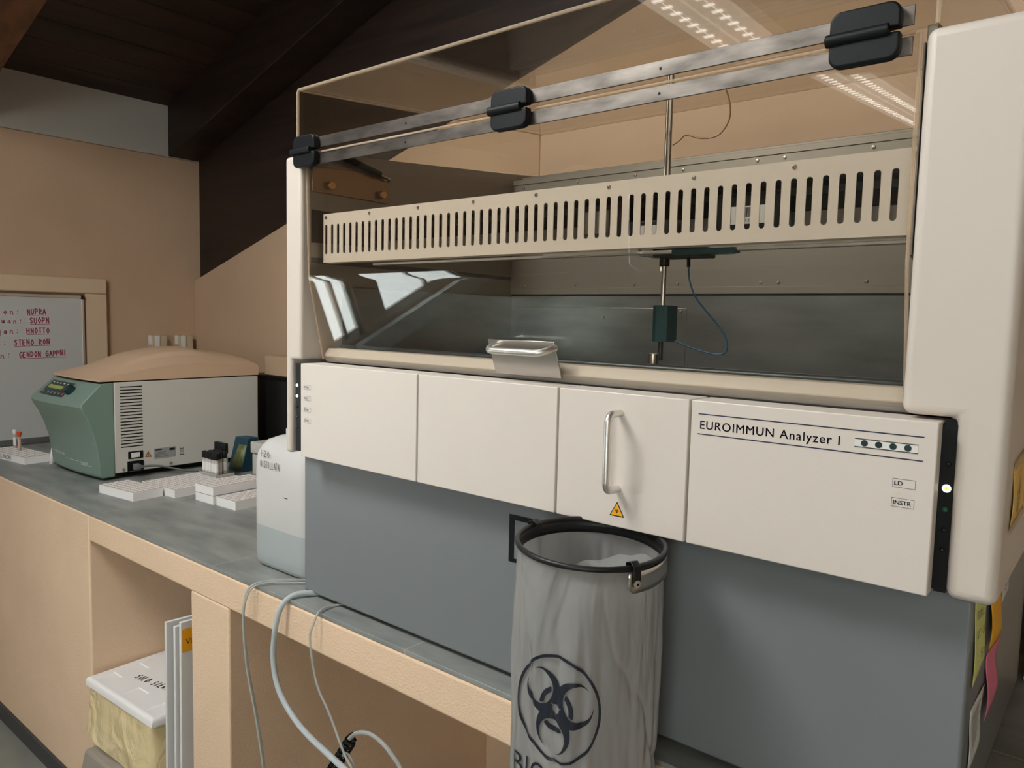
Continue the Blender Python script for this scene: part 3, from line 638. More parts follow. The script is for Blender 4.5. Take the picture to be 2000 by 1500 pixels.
# bracket with bent tube handle on the sliding window
br = obj('handle_bracket', MB().hexa([(-.930, 1.0505, 1.552), (-.777, 1.0505, 1.552), (-.770, 1.0655, 1.488), (-.921, 1.0655, 1.488)], [(-.930, 1.0535, 1.552), (-.777, 1.0535, 1.552), (-.770, 1.0685, 1.488), (-.921, 1.0685, 1.488)]), 'steel', A, bevel=.0008)
P = [(-.9085, 1.054, 1.5405), (-.9085, 1.046, 1.5395)] + arc((-.8885, 1.038, 1.5385), .020, PI, 1.5 * PI, 7, (1, 0, 0), (0, .95, .3)) + [(-.812, 1.019, 1.5325)] + arc((-.8020, 1.040, 1.5385), .0235, 1.5 * PI, 2 * PI, 7, (1, 0, 0), (0, .9, .28)) + [(-.7785, 1.047, 1.5405), (-.7785, 1.056, 1.5415)]
obj('window_handle', MB().tube(P, .0062, 16), 'alu', br, angle=60)
# clear hood on top
hx0, hx1, hyf, hyb = -1.497, -.2095, 1.030, 1.920
def ztop(y): return 2.087 + .0876 * (y - 1.03)
def zbot(y): return 1.9475 + .1036 * (y - 1.03)
T = .006
hd = obj('hood', MB().box(hx0, hx1, hyf, hyf + T, zbot(hyf) + .001, ztop(hyf)), 'acrylic', A)
def slab(y0, y1, xa, xb, z0a, z1a, z0b, z1b): return MB().hexa([(xa, y0, z0a), (xb, y0, z0a), (xb, y0, z1a), (xa, y0, z1a)], [(xa, y1, z0b), (xb, y1, z0b), (xb, y1, z1b), (xa, y1, z1b)])
obj('hood_side', slab(hyf + T, hyb - T, hx0, hx0 + T, zbot(1.036) + .001, ztop(1.036), zbot(1.914) + .001, ztop(1.914)), 'acrylic', hd)
obj('hood_side', slab(hyf + T, hyb - T, hx1 - T, hx1, zbot(1.036) + .001, ztop(1.036), zbot(1.914) + .001, ztop(1.914)), 'acrylic', hd)
obj('hood_top', slab(hyf, hyb, hx0, hx1, ztop(hyf), ztop(hyf) + T, ztop(hyb), ztop(hyb) + T), 'acrylic', hd)
m = MB(); r1 = .0026
m.tube([(hx0 + .002, hyf + .001, zbot(hyf) + .002), (hx0 + .002, hyf + .001, ztop(hyf) - .004), (hx0 + .006, hyf + .001, ztop(hyf) + .002), (hx1 - .006, hyf + .001, ztop(hyf) + .002), (hx1 - .002, hyf + .001, ztop(hyf) - .004), (hx1 - .002, hyf + .001, zbot(hyf) + .002)], r1 * 1.3, 8)
for x in (hx0 + .003, hx1 - .003): m.tube([(x, hyf, ztop(hyf) + .001), (x, hyb, ztop(hyb) + .001)], r1 * .7, 8); m.tube([(x, hyb - .003, zbot(hyb)), (x, hyb - .003, ztop(hyb))], r1 * .8, 8)
m.tube([(hx0, hyb - .003, ztop(hyb) - .001), (hx1, hyb - .003, ztop(hyb) - .001)], r1 * .8, 8)
obj('hood_edge', m, 'acredge', hd)
# ring for the waste bag
RCn = Vector((-.6084, .9285, 1.2619)); RR = .1095
e1, e2 = Vector((1, 0, -.036)), Vector((0, math.cos(.037), math.sin(.037))); e3 = e1.cross(e2).normalized()
def ringp(a, r=RR, dz=0): return RCn + r * (math.cos(a) * e1 + math.sin(a) * e2) + e3 * dz
rg = obj('bag_ring', MB().tube([ringp(2 * PI * i / 64) for i in range(64)], .0042, 10, closed=True), 'blackrubber', A, angle=60)
m = MB().grid(lambda u, v: ringp(2 * PI * u, .1065, -.001 - .020 * v), 64, 1); obj('inner_hoop', m, 'blackrubber', rg, solid=.0012)
D = math.radians
m = MB().grid(lambda u, v: ringp(D(-29) + D(104) * u, .1125 + .001 * v, -.006 - (.026 + .004 * math.cos(u * 3)) * v * (1 if .02 < u else .75)), 26, 3); obj('ring_band', m, 'steel', rg, solid=-.0016)
for a in (-24, 178):
    a = D(a); t_ = (-math.sin(a) * e1 + math.cos(a) * e2).normalized()
    m = MB(); P = [ringp(a, .1005, -.006), ringp(a, .1005, .004), ringp(a, RR, .0075), ringp(a, .1165, .003), ringp(a, .1175, -.016), ringp(a, .1172, -.024)]
    w_ = .0062
    vs = [p + t_ * s for p in P for s in (-w_, w_)]
    m.add(vs, [(2 * i, 2 * i + 1, 2 * i + 3, 2 * i + 2) for i in range(len(P) - 1)]); cl = obj('clip', m, 'blackrubber', rg, solid=.002, bevel=.001)
    if a < 0:
        c_ = ringp(a, .1175, -.0205); nv = (math.cos(a) * e1 + math.sin(a) * e2).normalized(); obj('rivet', MB().tube([c_, c_ + nv * .002, c_ + nv * .0032], [.0062, .0058, .003], 18), 'alu', cl)
        obj('rivet_eye', MB().tube([c_ + nv * .003, c_ + nv * .0036], .0018, 12), 'black', cl)
obj('ring_bracket', MB().tube([ringp(D(90), RR), (-.608, 1.06, 1.2640)], .005, 8), 'blackrubber', A)
obj('ring_bracket', MB().tube([ringp(D(130), RR), (-.70, 1.062, 1.2625)], .004, 8), 'blackrubber', A)

# ---------------------------------------------------------------- waste bag hanging in the ring
MT['bag'] = film('grey_plastic_film', (172, 172, 170), .89, rough=.24, translucent=.28, bump=(9, .9, .02, (1, 1, .4)))
MT['bag_ink'] = principled('dark_bag_ink', (26, 32, 44), .45)
def bagpt(th, z, off=0):
    th = th % (2 * PI)
    t = (1.256 - z) / .7
    r = .1085 + .004 * t + .006 * max(0, t) * math.cos(th - D(-147))
    q = Vector((math.cos(th) * 1.4, math.sin(th) * 1.4, z * 2.2)); am = min(1, max(0, t * 5))
    r += am * (.0065 * noise.noise(q * 1.6 + Vector((3, 1, 0))) + .0045 * noise.noise(Vector((q.x * 5, q.y * 5, q.z * 1.4))) + .0016 * noise.noise(q * 9))
    cr = abs(math.sin(th * 2 + z * 9 + 1.1 * noise.noise(q * 2)))
    r -= am * .0045 * (1 - cr) ** 6 * (1 if math.cos(th - D(-20)) > 0 else .4)
    r += off
    dz = -.036 * math.cos(th) * RR * (1 - min(1, t * 3)) 
    y = RCn.y + r * math.sin(th)
    lim = 1.045 if z > 1.0 else .996
    if z <= 1.02: lim = min(1.045, .998 + max(0, z - .93) * .5)
    return Vector((RCn.x + r * math.cos(th), min(y, lim), z + dz))
m = MB().grid(lambda u, v: bagpt(2 * PI * u, 1.254 - .70 * v), 270, 280)
bg_ = solo('waste_bag', m, 'bag', 'translucent grey waste bag with black hazard print hanging from the black ring of the analyzer', 'waste bag', weld=True, angle=180)
# inner sheet: the bag's slumped filling seen through the open mouth
def innerpt(u, v):
    a = 2 * PI * u; r = .1005 * v
    z = 1.168 + .03 * math.sin(a + 1.2) * v + .012 * noise.noise(Vector((math.cos(a) * r * 30, math.sin(a) * r * 30, 2))) + .04 * v ** 6
    return Vector((RCn.x + r * math.cos(a), RCn.y + r * math.sin(a), z))
obj('inner_fold', MB().grid(innerpt, 60, 24), 'bag', bg_, angle=180)
vs, fs = iso(lambda x, y: bio(x, y, D(50), ring=(33, 35)), -36, 36, -36, 36, 150)
th0, z0 = D(-78.5), 1.053; sc = .0755 / 35
m = MB().add([bagpt(th0 + x * sc * .86 / .112, z0 + y * sc * 1.03, .0024) for x, y in vs], fs)
obj('hazard_print', m, 'bag_ink', bg_, weld=None, angle=180)
vs, fs = text2d('BIOHAZARD', 1, 1.05)
w_ = max(a for a, b in vs); hh = .034; sx = .215 / w_
bmt = bmesh.new(); bv = [bmt.verts.new((a, b, 0)) for a, b in vs]
for f in fs:
    try: bmt.faces.new([bv[i] for i in f])
    except ValueError: pass
bmesh.ops.triangulate(bmt, faces=bmt.faces); bmesh.ops.subdivide_edges(bmt, edges=[e for e in bmt.edges if e.calc_length() > .12], cuts=3, use_grid_fill=False); bmesh.ops.triangulate(bmt, faces=bmt.faces)
vs = [(v.co.x, v.co.y) for v in bmt.verts]; bmt.verts.index_update(); fs = [tuple(v.index for v in f.verts) for f in bmt.faces]; bmt.free()
m = MB().add([bagpt(D(-116) + x * sx / .112, .938 - x * sx * .10 + y * hh / .73, .0024) for x, y in vs], fs)
obj('bag_lettering', m, 'bag_ink', bg_, weld=None, angle=180)

# ---------------------------------------------------------------- centrifuge
MT['c_green'] = principled('sage_green_plastic', (116, 138, 128), .42, var=(3, .04, 3))
MT['c_side'] = principled('light_grey_enamel', (200, 198, 190), .5, bump=(700, .1, .0005))
MT['c_lid'] = principled('tan_plastic_lid', (206, 176, 146), .42)
MT['c_panel'] = principled('dark_teal_keypad', (22, 50, 56), .35)
MT['lcd'] = principled('yellow_green_display', (150, 158, 76), .3)
Cx0, Cx1, Cy0, Cy1 = -3.555, -3.097, 1.287, 1.920
C = thing('centrifuge', (-3.32, 1.55, .916), 'bench centrifuge with green front, grey sides and tan domed lid on the worktop', 'centrifuge')
obj('housing', MB().box(Cx0, Cx1, Cy0, Cy1, .94, 1.3035), 'c_side', C, bevel=.003)
obj('underside', MB().box(Cx0 + .03, Cx1 - .03, Cy0 + .0, Cy1 - .03, .924, .9395), 'black', C)
for x in (Cx0 + .06, Cx1 - .06):
    for y in (1.33, 1.86): obj('foot', MB().lathe((x, y, .916), [(.02, 0), (.018, .009)]), 'blackrubber', C)
prof = [(1.2865, .928), (1.236, .926), (1.226, .935), (1.222, .99), (1.214, 1.05), (1.200, 1.11), (1.183, 1.16), (1.166, 1.195), (1.160, 1.212), (1.163, 1.226), (1.2, 1.263), (1.236, 1.300), (1.2865, 1.3035)]
def fr(m):
    nx = 14; loops = []
    for i in range(nx + 1):
        u = i / nx; x = Cx0 + (Cx1 - Cx0) * u; bow = .016 * (1 - (2 * u - 1) ** 2) - .004
        loops.append([(x, y - bow * min(1, (1.2865 - y) / .05) - .020 * (1 - u) * max(0, 1.2865 - y) / .126, z) for y, z in prof])
    n = len(prof); vs = [p for l in loops for p in l]
    fs = [(i * n + k, (i + 1) * n + k, (i + 1) * n + (k + 1) % n, i * n + (k + 1) % n) for i in range(nx) for k in range(n)]
    fs += [tuple(range(n))[::-1], tuple(nx * n + k for k in range(n))]
    return m.add(vs, fs)
front = obj('front_fascia', fr(MB()), 'c_green', C, bevel=.004, seg=3, angle=30)
# keypad on the sloping top of the fascia
def sl(x, t, off=.0012):
    # t 0 at the nose, 1 at the top of the slope
    u = (x - Cx0) / (Cx1 - Cx0); bow = .016 * (1 - (2 * u - 1) ** 2) - .004
    y = 1.163 + (1.236 - 1.163) * t - bow; y -= .020 * (1 - u) * (1.2865 - y) / .126; z = 1.226 + (1.300 - 1.226) * t
    return (x, y - off * .71, z + off * .71)
def spatch(x0, x1, t0, t1, off=.0012, shx=0):
    n = 8; return MB().grid(lambda u, v: sl(x0 + (x1 - x0) * u + shx * v, t0 + (t1 - t0) * v, off), n, 1)
kp = obj('keypad', spatch(-3.50, -3.265, .18, .88), 'c_panel', front)
obj('display', spatch(-3.475, -3.325, .50, .66, .002), 'lcd', kp)
for i in range(6):
    x = -3.485 + i * .034 + (.03 if i > 0 else 0); obj('key', spatch(x, x + .014, .26, .36, .002), 'c_green' if i < 5 else principled('red_key', (190, 50, 50), .4), kp)
m = MB()
for i in range(5):
    x = -3.47 + i * .038; b3 = spatch(x, x + .016, .76, .80, .002); m.add(b3.v, b3.f)
obj('key_marks', m, 'white', kp)
p0, p1 = Vector(sl(-3.245, .52, 0)), Vector(sl(-3.245, .52, .022)); obj('rotary_knob', MB().tube([p0, p1, p1 + (p1 - p0) * .12], [.021, .018, .012], 24), 'c_panel', front)
# lid
def lidz(x, y):
    u = (x - Cx0) / (Cx1 - Cx0); t = (y - 1.232) / (Cy1 - 1.232)
    hs = .006 + .056 * math.sin(min(1, t / .60) * PI / 2) ** .9
    if t > .60: hs -= .010 * ((t - .60) / .40) ** 1.4
    if t > .975: hs -= .012 * ((t - .975) / .025) ** 2
    hd = .052 * math.sin(min(1, t / .55) * PI / 2) ** 1.1 * (1 if t < .62 else 1 - .55 * ((t - .62) / .38) ** 1.8)
    ridge = .010 * max(0, min(1, (1 - abs(2 * (u - .5)) / .66) * 7)) * min(1, max(0, (t - .12) * 5)) * max(0, min(1, (.72 - t) * 12))
    return 1.309 + hs + hd * (1 - abs(2 * u - 1) ** 2.3) + ridge
def lid():
    nx, ny = 40, 44; m = MB()
    def top(a, b):
        x = Cx0 - .002 + (Cx1 - Cx0 + .004) * a; y = 1.232 - .010 * (1 - (2 * a - 1) ** 2) * (1 - b) + (Cy1 + .002 - 1.232) * b
        return Vector((x, y, lidz(min(max(x, Cx0), Cx1), min(max(y, 1.232), Cy1))))
    m.grid(top, nx, ny)
    edge = [top(i / nx, 0) for i in range(nx + 1)] + [top(1, j / ny) for j in range(1, ny + 1)] + [top(1 - i / nx, 1) for i in range(1, nx + 1)] + [top(0, 1 - j / ny) for j in range(1, ny)]
    n = len(edge); m.add(edge + [Vector((p.x, p.y, 1.3085)) for p in edge], [(i, (i + 1) % n, n + (i + 1) % n, n + i) for i in range(n)] + [tuple(range(n, 2 * n))])
    return m
obj('lid', lid(), 'c_lid', C, weld=True, angle=38)
obj('lid_seal', MB().box(Cx0 + .004, Cx1 - .001, 1.24, Cy1 - .004, 1.3036, 1.3084), 'black', C)
m = MB()
for i in range(20):
    z = 1.284 - i * .0127; m.box(Cx1, Cx1 + .0006, 1.3095, 1.3965, z - .0021, z + .0021)
obj('vent_slots', m, 'black', C)
sx_ = Cx1
so = obj('power_switch', MB().box(sx_, sx_ + .003, 1.336, 1.395, .992, 1.022), 'black', C, bevel=.001); obj('rocker', MB().box(sx_ + .003, sx_ + .0055, 1.347, 1.381, .9965, 1.0165), 'white', so, bevel=.001)
so = obj('power_socket', MB().box(sx_, sx_ + .003, 1.332, 1.397, .942, .983), 'black', C, bevel=.003)
m = MB().quad((sx_ + .0006, 1.4035, .992), (sx_ + .0006, 1.4305, .990), (sx_ + .0006, 1.4165, 1.0165)); obj('warning_sticker', m, 'ink', C, weld=None)
m = MB().quad((sx_ + .001, 1.4065, .9935), (sx_ + .001, 1.4275, .992), (sx_ + .001, 1.4165, 1.0125)); obj('sticker_field', m, principled('orange_warning', (226, 136, 30), .5), C, weld=None)
obj('bolt_mark', MB().box(sx_ + .001, sx_ + .0013, 1.4155, 1.4175, .998, 1.008).box(sx_ + .001, sx_ + .0013, 1.4155, 1.4175, .9955, .9972), 'ink', C)
m = MB().box(sx_, sx_ + .0006, 1.441, 1.5325, .979, 1.0225); rp_ = obj('rating_plate', m, principled('grey_rating_plate', (150, 152, 150), .4), C)
m = MB().box(sx_ + .0006, sx_ + .0009, 1.445, 1.473, 1.0135, 1.018).box(sx_ + .0006, sx_ + .0009, 1.505, 1.528, 1.008, 1.018)
for i in range(4): m.box(sx_ + .0006, sx_ + .0009, 1.445, 1.49 + .01 * (i % 2), 1.004 - i * .006, 1.0052 - i * .006)
obj('plate_print', m, 'ink', rp_)
m = MB(); bx = sx_ + .0004
for a, b_, c_, d_ in ((1.549, 1.010, 1.567, 1.0115), (1.549, 1.0105, 1.5505, 1.0005)): m.quad((bx, a, min(b_, d_)), (bx, c_, min(b_, d_)), (bx, c_, max(b_, d_)), (bx, a, max(b_, d_)))
for a, b_ in (((1.550, 1.018), (1.566, .992)), ((1.566, 1.018), (1.550, .992)), ((1.552, 1.012), (1.554, .994)), ((1.564, 1.012), (1.562, .994)), ((1.553, .993), (1.563, .993))):
    m.quad((bx, a[0] - .0007, a[1]), (bx, a[0] + .0007, a[1]), (bx, b_[0] + .0007, b_[1] - .0008), (bx, b_[0] - .0007, b_[1] - .0008))
m.quad((bx, 1.548, .9835), (bx, 1.568, .983), (bx, 1.568, .9865), (bx, 1.548, .987)); obj('disposal_mark', m, 'ink', C, weld=None)
for y, z in ((1.511, .954), (1.318, .952)): obj('screw', MB().lathe((sx_, y, z), [(.0065, 0), (.0055, .002), (.003, .003), (.001, .0018)], 14, 'x'), 'steel', C)
# lettering on the fascia
def fa(x, z, off=.0009):
    u = (x - Cx0) / (Cx1 - Cx0); bow = .016 * (1 - (2 * u - 1) ** 2) - .004
    P = prof[2:10]
    for (ya, za), (yb, zb2) in zip(P[:-1], P[1:]):
        if za <= z <= zb2: y = ya + (yb - ya) * (z - za) / (zb2 - za); break
    else: y = 1.226
    y -= .020 * (1 - u) * (1.2865 - y) / .126
    return Vector((x, y - bow - off, z))
m = MB()
for s_, x0, w2, h2, z_ in (('ROTINA 380', -3.482, .105, .013, .987), ('Hettich', -3.238, .062, .012, .973)):
    vs, fs = text2d(s_, 1); ww = max(a for a, b in vs); m.add([fa(x0 + a * w2 / ww, z_ + b * h2 / .73) for a, b in vs], fs)
for xa, xb, z_ in ((-3.53, -3.487, .994), (-3.365, -3.245, .979), (-3.24, -3.15, .969)):
    m.grid(lambda u, v: fa(xa + (xb - xa) * u, z_ + .0016 * v - .0), 6, 1)
obj('fascia_lettering', m, 'white', front, weld=None)
# power cord: plug at the socket, cable along the worktop
MT['grey_cable'] = principled('grey_cable', (112, 112, 110), .5)
t = thing('power_cord', (-3.05, 1.4, .93), 'grey power cord with moulded plug in the side socket of the centrifuge', 'cable')
obj('plug', MB().hexa([(sx_ + .0032, 1.352, .948), (sx_ + .0032, 1.376, .948), (sx_ + .0032, 1.376, .972), (sx_ + .0032, 1.352, .972)], [(sx_ + .028, 1.350, .950), (sx_ + .028, 1.376, .950), (sx_ + .028, 1.376, .968), (sx_ + .028, 1.350, .968)]).box(sx_ + .012, sx_ + .026, 1.376, 1.386, .953, .965), 'grey_cable', t, bevel=.002)
obj('cable', MB().tube(smooth([(sx_ + .019, 1.384, .959), (sx_ + .021, 1.41, .958), (sx_ + .026, 1.45, .953), (sx_ + .032, 1.50, .938), (sx_ + .05, 1.56, .922), (sx_ + .09, 1.64, .9205), (sx_ + .10, 1.72, .9205), (sx_ + .06, 1.84, .9205), (sx_ + .06, 1.98, .9205)]), .0042, 10), 'grey_cable', t)

# ---------------------------------------------------------------- tube racks
MT['foam_shade'] = principled('rose_grey_foam', (192, 178, 170), .7)
def rack(name, ox, oy, oz, w, d, h, rz, nx, ny, label, group='white foam tube racks'):
    # ox, oy = front left corner; w along x, d into the depth
    t = thing(name, (ox, oy, oz), label, 'tube rack', group, rz)
    m = MB(); mg = .004; mx, my = (w - 2 * mg) / nx, (d - 2 * mg) / ny; top = h - .002
    m.quad((0, 0, top), (w, 0, top), (w, d, top), (0, d, top))
    pg = MB()
    for i in range(nx):
        for j in range(ny):
            x0, y0 = mg + (i + .20) * mx, mg + (j + .20) * my; x1, y1 = x0 + mx * .60, y0 + my * .60
            pg.quad((x0, y0, h), (x1, y0, h), (x1, y1, h), (x0, y1, h)).quad((x0, y0, top), (x1, y0, top), (x1, y0, h), (x0, y0, h)).quad((x1, y0, top), (x1, y1, top), (x1, y1, h), (x1, y0, h)).quad((x1, y1, top), (x0, y1, top), (x0, y1, h), (x1, y1, h)).quad((x0, y1, top), (x0, y0, top), (x0, y0, h), (x0, y1, h))
    m.cur = 1; m.quad((.001, .001, top + .0002), (w - .001, .001, top + .0002), (w - .001, d - .001, top + .0002), (.001, d - .001, top + .0002)); m.cur = 0
    m.add(pg.v, pg.f)
    m.quad((0, 0, 0), (w, 0, 0), (w, 0, top), (0, 0, top)); m.quad((w, 0, 0), (w, d, 0), (w, d, top), (w, 0, top)); m.quad((w, d, 0), (0, d, 0), (0, d, top), (w, d, top)); m.quad((0, d, 0), (0, 0, 0), (0, 0, top), (0, d, top)); m.quad((0, 0, 0), (0, d, 0), (w, d, 0), (w, 0, 0))
    o = obj('rack_block', m, ['foam', 'foam_shade'], t, local=True, weld=False, angle=30)
    return t
r = D(6.5)
rack('tube_rack', -2.915, 1.152, .916, .222, .112, .0325, r, 10, 5, 'white foam tube rack nearest the front of the centrifuge, turned sideways')
rack('tube_rack', -2.870, 1.288, .916, .226, .295, .031, D(3.5), 12, 16, 'white foam tube rack behind the sideways rack, under the black-capped vials')
rack('tube_rack', -2.572, 1.342, .916, .112, .222, .031, D(3), 5, 10, 'white foam tube rack at the bottom of the stack of two')
rack('tube_rack', -2.572, 1.342, .9471, .112, .222, .031, D(3), 5, 10, 'white foam tube rack on top of the stack of two')
rack('tube_rack', -2.448, 1.353, .916, .114, .222, .0325, D(3), 5, 10, 'single low white foam tube rack between the stack of two and the jerrycan')
e_ = rack('tube_rack', -3.985, 1.106, .916, .334, .116, .0325, r, 14, 5, 'white foam tube rack with handwriting on its edge, left of the centrifuge')
m = MB(); scribble(m, 'BLANCHI', (.10, -.0006, .008), (1, 0, 0), (0, 0, 1), .125, .017, .0028); obj('marker_writing', m, 'ink', e_, local=True, weld=None)

# sample tubes in the left rack
MT['glassy'] = film('clear_tube_plastic', (206, 206, 200), .6, rough=.15, translucent=.3)
MT['blood'] = principled('pale_pink_label', (196, 164, 152), .6)
MT['orange'] = principled('orange_stopper', (214, 74, 24), .4)
def stube(x, y, z, cap, label, h=.092):
    t = thing('sample_tube', (x, y, z), label, 'sample tube')
    obj('tube', MB().lathe((x, y, z), [(.002, 0), (.006, .004), (.0065, .01), (.0065, h - .022), (.006, h - .021)], 16), 'glassy', t)
    obj('tube_label', MB().lathe((x, y, z), [(.0068, .022), (.0068, h - .034)], 16), 'blood' if cap == 'orange' else 'white', t)
    obj('stopper', MB().lathe((x, y, z), [(.0066, h - .020), (.0078, h - .016), (.0095, h - .008), (.0098, h), (.008, h + .002)], 18), cap, t)
stube(-3.858, 1.190, .9375, 'orange', 'sample tube with orange stopper standing in the left rack')
stube(-3.935, 1.196, .9375, 'white', 'sample tube with white stopper beside the orange-capped one', h=.094)

# vials with black caps
MT['vial'] = film('frosted_vial', (214, 212, 204), .85, rough=.3, translucent=.3)
vb = thing('vial_tray', (-2.79, 1.55, .947), 'small clear plastic tray holding the black-capped vials', 'tray')
obj('tray', MB().box(-2.852, -2.722, 1.505, 1.582, .9475, .950).box(-2.852, -2.722, 1.505, 1.5065, .950, .958).box(-2.7235, -2.722, 1.505, 1.582, .950, .958), 'glassy', vb)
first = None
def vial0():
    t = thing('capped_vial', (0, 0, 0), 'slim frosted vial with black screw cap standing among its like beside the centrifuge', 'vial', 'black-capped vials')
    obj('vial_body', MB().lathe((0, 0, 0), [(.008, 0), (.0085, .002), (.0085, .046), (.007, .049)], 16), 'vial', t, local=True)
    obj('cap', MB().lathe((0, 0, 0), [(.0095, .0495), (.010, .051), (.010, .068), (.009, .070)], 16), 'black', t, local=True)
    obj('paper_label', MB().lathe((0, 0, 0), [(.0087, .010), (.0087, .038)], 16), 'white', t, local=True)
    return t
v0 = vial0()
def dup(root, loc, label=None):
    r = root.copy(); COL.objects.link(r); r.location = loc
    if label: r['label'] = label
    for ch in list(root.children):
        c = ch.copy(); COL.objects.link(c); c.parent = r
    return r
spots = [(-2.838 + i * .0225 + (j % 2) * .006, 1.520 + j * .0235, .9502) for j in range(3) for i in range(5 if j == 0 else 4)]
v0.scale = (1, 1, 1.26)
for k_, p in enumerate(spots):
    if k_ == 0: v0.location = p
    else: dup(v0, p)
for k_, x in enumerate((-2.856, -2.834, -2.812, -2.790)):
    q = dup(v0, (x - .052, 1.612, .9163), 'taller black-capped vial standing in the row behind the tray'); q.scale = (1.05, 1.05, 2.0)

# ---------------------------------------------------------------- jerrycan
MT['hdpe'] = film('milky_polyethylene', (240, 239, 236), .72, rough=.35, translucent=.22, bump=(5, .2, .006))
MT['water'] = principled('water_in_can', (58, 74, 82), .3)
J = thing('jerrycan', (-1.69, 1.22, .916), 'milky white plastic jerrycan with handwriting, a third full of water', 'jerrycan')
def rr(x0, x1, y0, y1, r, n=6):
    P = []
    for cx_, cy_, a0 in ((x1 - r, y1 - r, 0), (x0 + r, y1 - r, PI / 2), (x0 + r, y0 + r, PI), (x1 - r, y0 + r, 1.5 * PI)):
        for i in range(n + 1): a = a0 + PI / 2 * i / n; P.append((cx_ + r * math.cos(a), cy_ + r * math.sin(a)))
    return P
def stack(m, lev):
    n = None; vs = []
    for (x0, x1, y0, y1, r, z) in lev:
        P = rr(x0, x1, y0, y1, r); n = len(P); vs += [(x, y, z) for x, y in P]
    L_ = len(lev); fs = [(i * n + k, i * n + (k + 1) % n, (i + 1) * n + (k + 1) % n, (i + 1) * n + k) for i in range(L_ - 1) for k in range(n)] + [tuple(range(n))[::-1], tuple((L_ - 1) * n + k for k in range(n))]
    return m.add(vs, fs)
jx0, jx1, jy0, jy1 = -1.812, -1.556, 1.100, 1.36
lev = []
for z, i in ((.918, .020), (.9165, .014), (.921, .006), (.932, .001), (.96, 0), (1.17, 0), (1.2, .001), (1.222, .004), (1.240, .012), (1.254, .024), (1.264, .045), (1.269, .07), (1.2705, .09)):
    if z == .918: continue
    lev.append((jx0 + i, jx1 - i, jy0 + i, jy1 - i, .038 if i < .02 else .03, z))
cb = stack(MB(), lev[:4] + [(jx0, jx1, jy0, jy1, .038, 1.030)] + lev[4:])
cb.mi = [1 if max(cb.v[i][2] for i in f) < 1.0305 else 0 for f in cb.f]
MT['hdpe_wet'] = film('water_backed_polyethylene', (200, 208, 208), .80, rough=.35, translucent=.2)
obj('can_body', cb, ['hdpe', 'hdpe_wet'], J, angle=60)
obj('water', stack(MB(), [(jx0 + .012, jx1 - .012, jy0 + .012, jy1 - .012, .03, .922), (jx0 + .003, jx1 - .003, jy0 + .003, jy1 - .003, .035, .935), (jx0 + .003, jx1 - .003, jy0 + .003, jy1 - .003, .035, 1.0295)]), 'water', J, angle=60)
obj('carry_grip', MB().tube(smooth([(-1.76, 1.23, 1.268), (-1.75, 1.23, 1.292), (-1.72, 1.23, 1.30), (-1.66, 1.23, 1.30), (-1.63, 1.23, 1.29), (-1.62, 1.23, 1.266)]), .011, 12), 'hdpe', J)
obj('screw_lid', MB().lathe((-1.70, 1.165, 1.2695), [(.024, 0), (.025, .002), (.025, .018), (.022, .020)], 24), 'white', J)
m = MB(); scribble(m, 'H2O', (-1.758, jy0 - .0012, 1.214), U, V, .042, .017, .0018); scribble(m, 'DISTILLATA', (-1.762, jy0 - .0012, 1.187), U, V, .088, .017, .0016)
obj('marker_writing', m, 'ink', J, weld=None); m = MB()
m.quad((-1.658, jy0 - .0012, 1.1195), (-1.640, jy0 - .0012, 1.1192), (-1.640, jy0 - .0012, 1.1212), (-1.658, jy0 - .0012, 1.1215)); obj('level_mark', m, 'ink', J, weld=None)

# ---------------------------------------------------------------- things behind the racks
dv = thing('grey_device', (-2.55, 1.79, .916), 'low light grey bench device with dark top panel behind the jerrycan', 'device')
obj('device_body', MB().box(-2.764, -2.33, 1.685, 1.90, .930, 1.018), 'c_side', dv, bevel=.004); obj('device_cover', MB().box(-2.770, -2.325, 1.680, 1.905, 1.019, 1.066), 'c_side', dv, bevel=.005)
obj('top_panel', MB().box(-2.66, -2.42, 1.74, 1.87, 1.066, 1.0675), 'black', dv)
for x in (-2.73, -2.37): obj('foot', MB().box(x - .015, x + .015, 1.72, 1.86, .916, .930), 'blackrubber', dv)
MT['blue'] = principled('dark_blue_cardboard', (26, 66, 84), .5); MT['olive'] = principled('olive_leaflet', (112, 118, 70), .5, var=(25, .5, 2))
bx_ = thing('blue_box', (-2.88, 1.78, .916), 'small dark blue box with a green printed leaflet, between vials and grey device', 'box')
obj('box_body', MB().hexa([(-2.975, 1.70, .916), (-2.885, 1.71, .916), (-2.885, 1.79, .916), (-2.975, 1.78, .916)], [(-2.965, 1.73, 1.058), (-2.88, 1.74, 1.058), (-2.88, 1.79, 1.058), (-2.965, 1.78, 1.058)]), 'blue', bx_)
obj('leaflet', MB().quad((-2.965, 1.7015, .925), (-2.890, 1.7095, .925), (-2.884, 1.7335, 1.03), (-2.935, 1.7278, 1.03)), 'olive', bx_, solid=.001)
pc = thing('black_case', (-3.1, 2.09, .916), 'tall black equipment case standing against the wall behind the centrifuge', 'case')
obj('case_body', MB().box(-3.29, -2.86, 1.99, 2.20, .916, 1.300), 'black', pc, bevel=.004); obj('case_front', MB().box(-3.27, -2.88, 1.986, 1.99, .94, 1.28), 'blackrubber', pc)
solo('beige_box', MB().box(-3.17, -2.86, 2.0, 2.18, 1.3005, 1.392), principled('beige_cardboard', (186, 160, 132), .6), 'flat beige box lying on top of the tall black case', 'box', bevel=.004)
MT['wallbox'] = principled('cream_plastic', (196, 178, 150), .5)
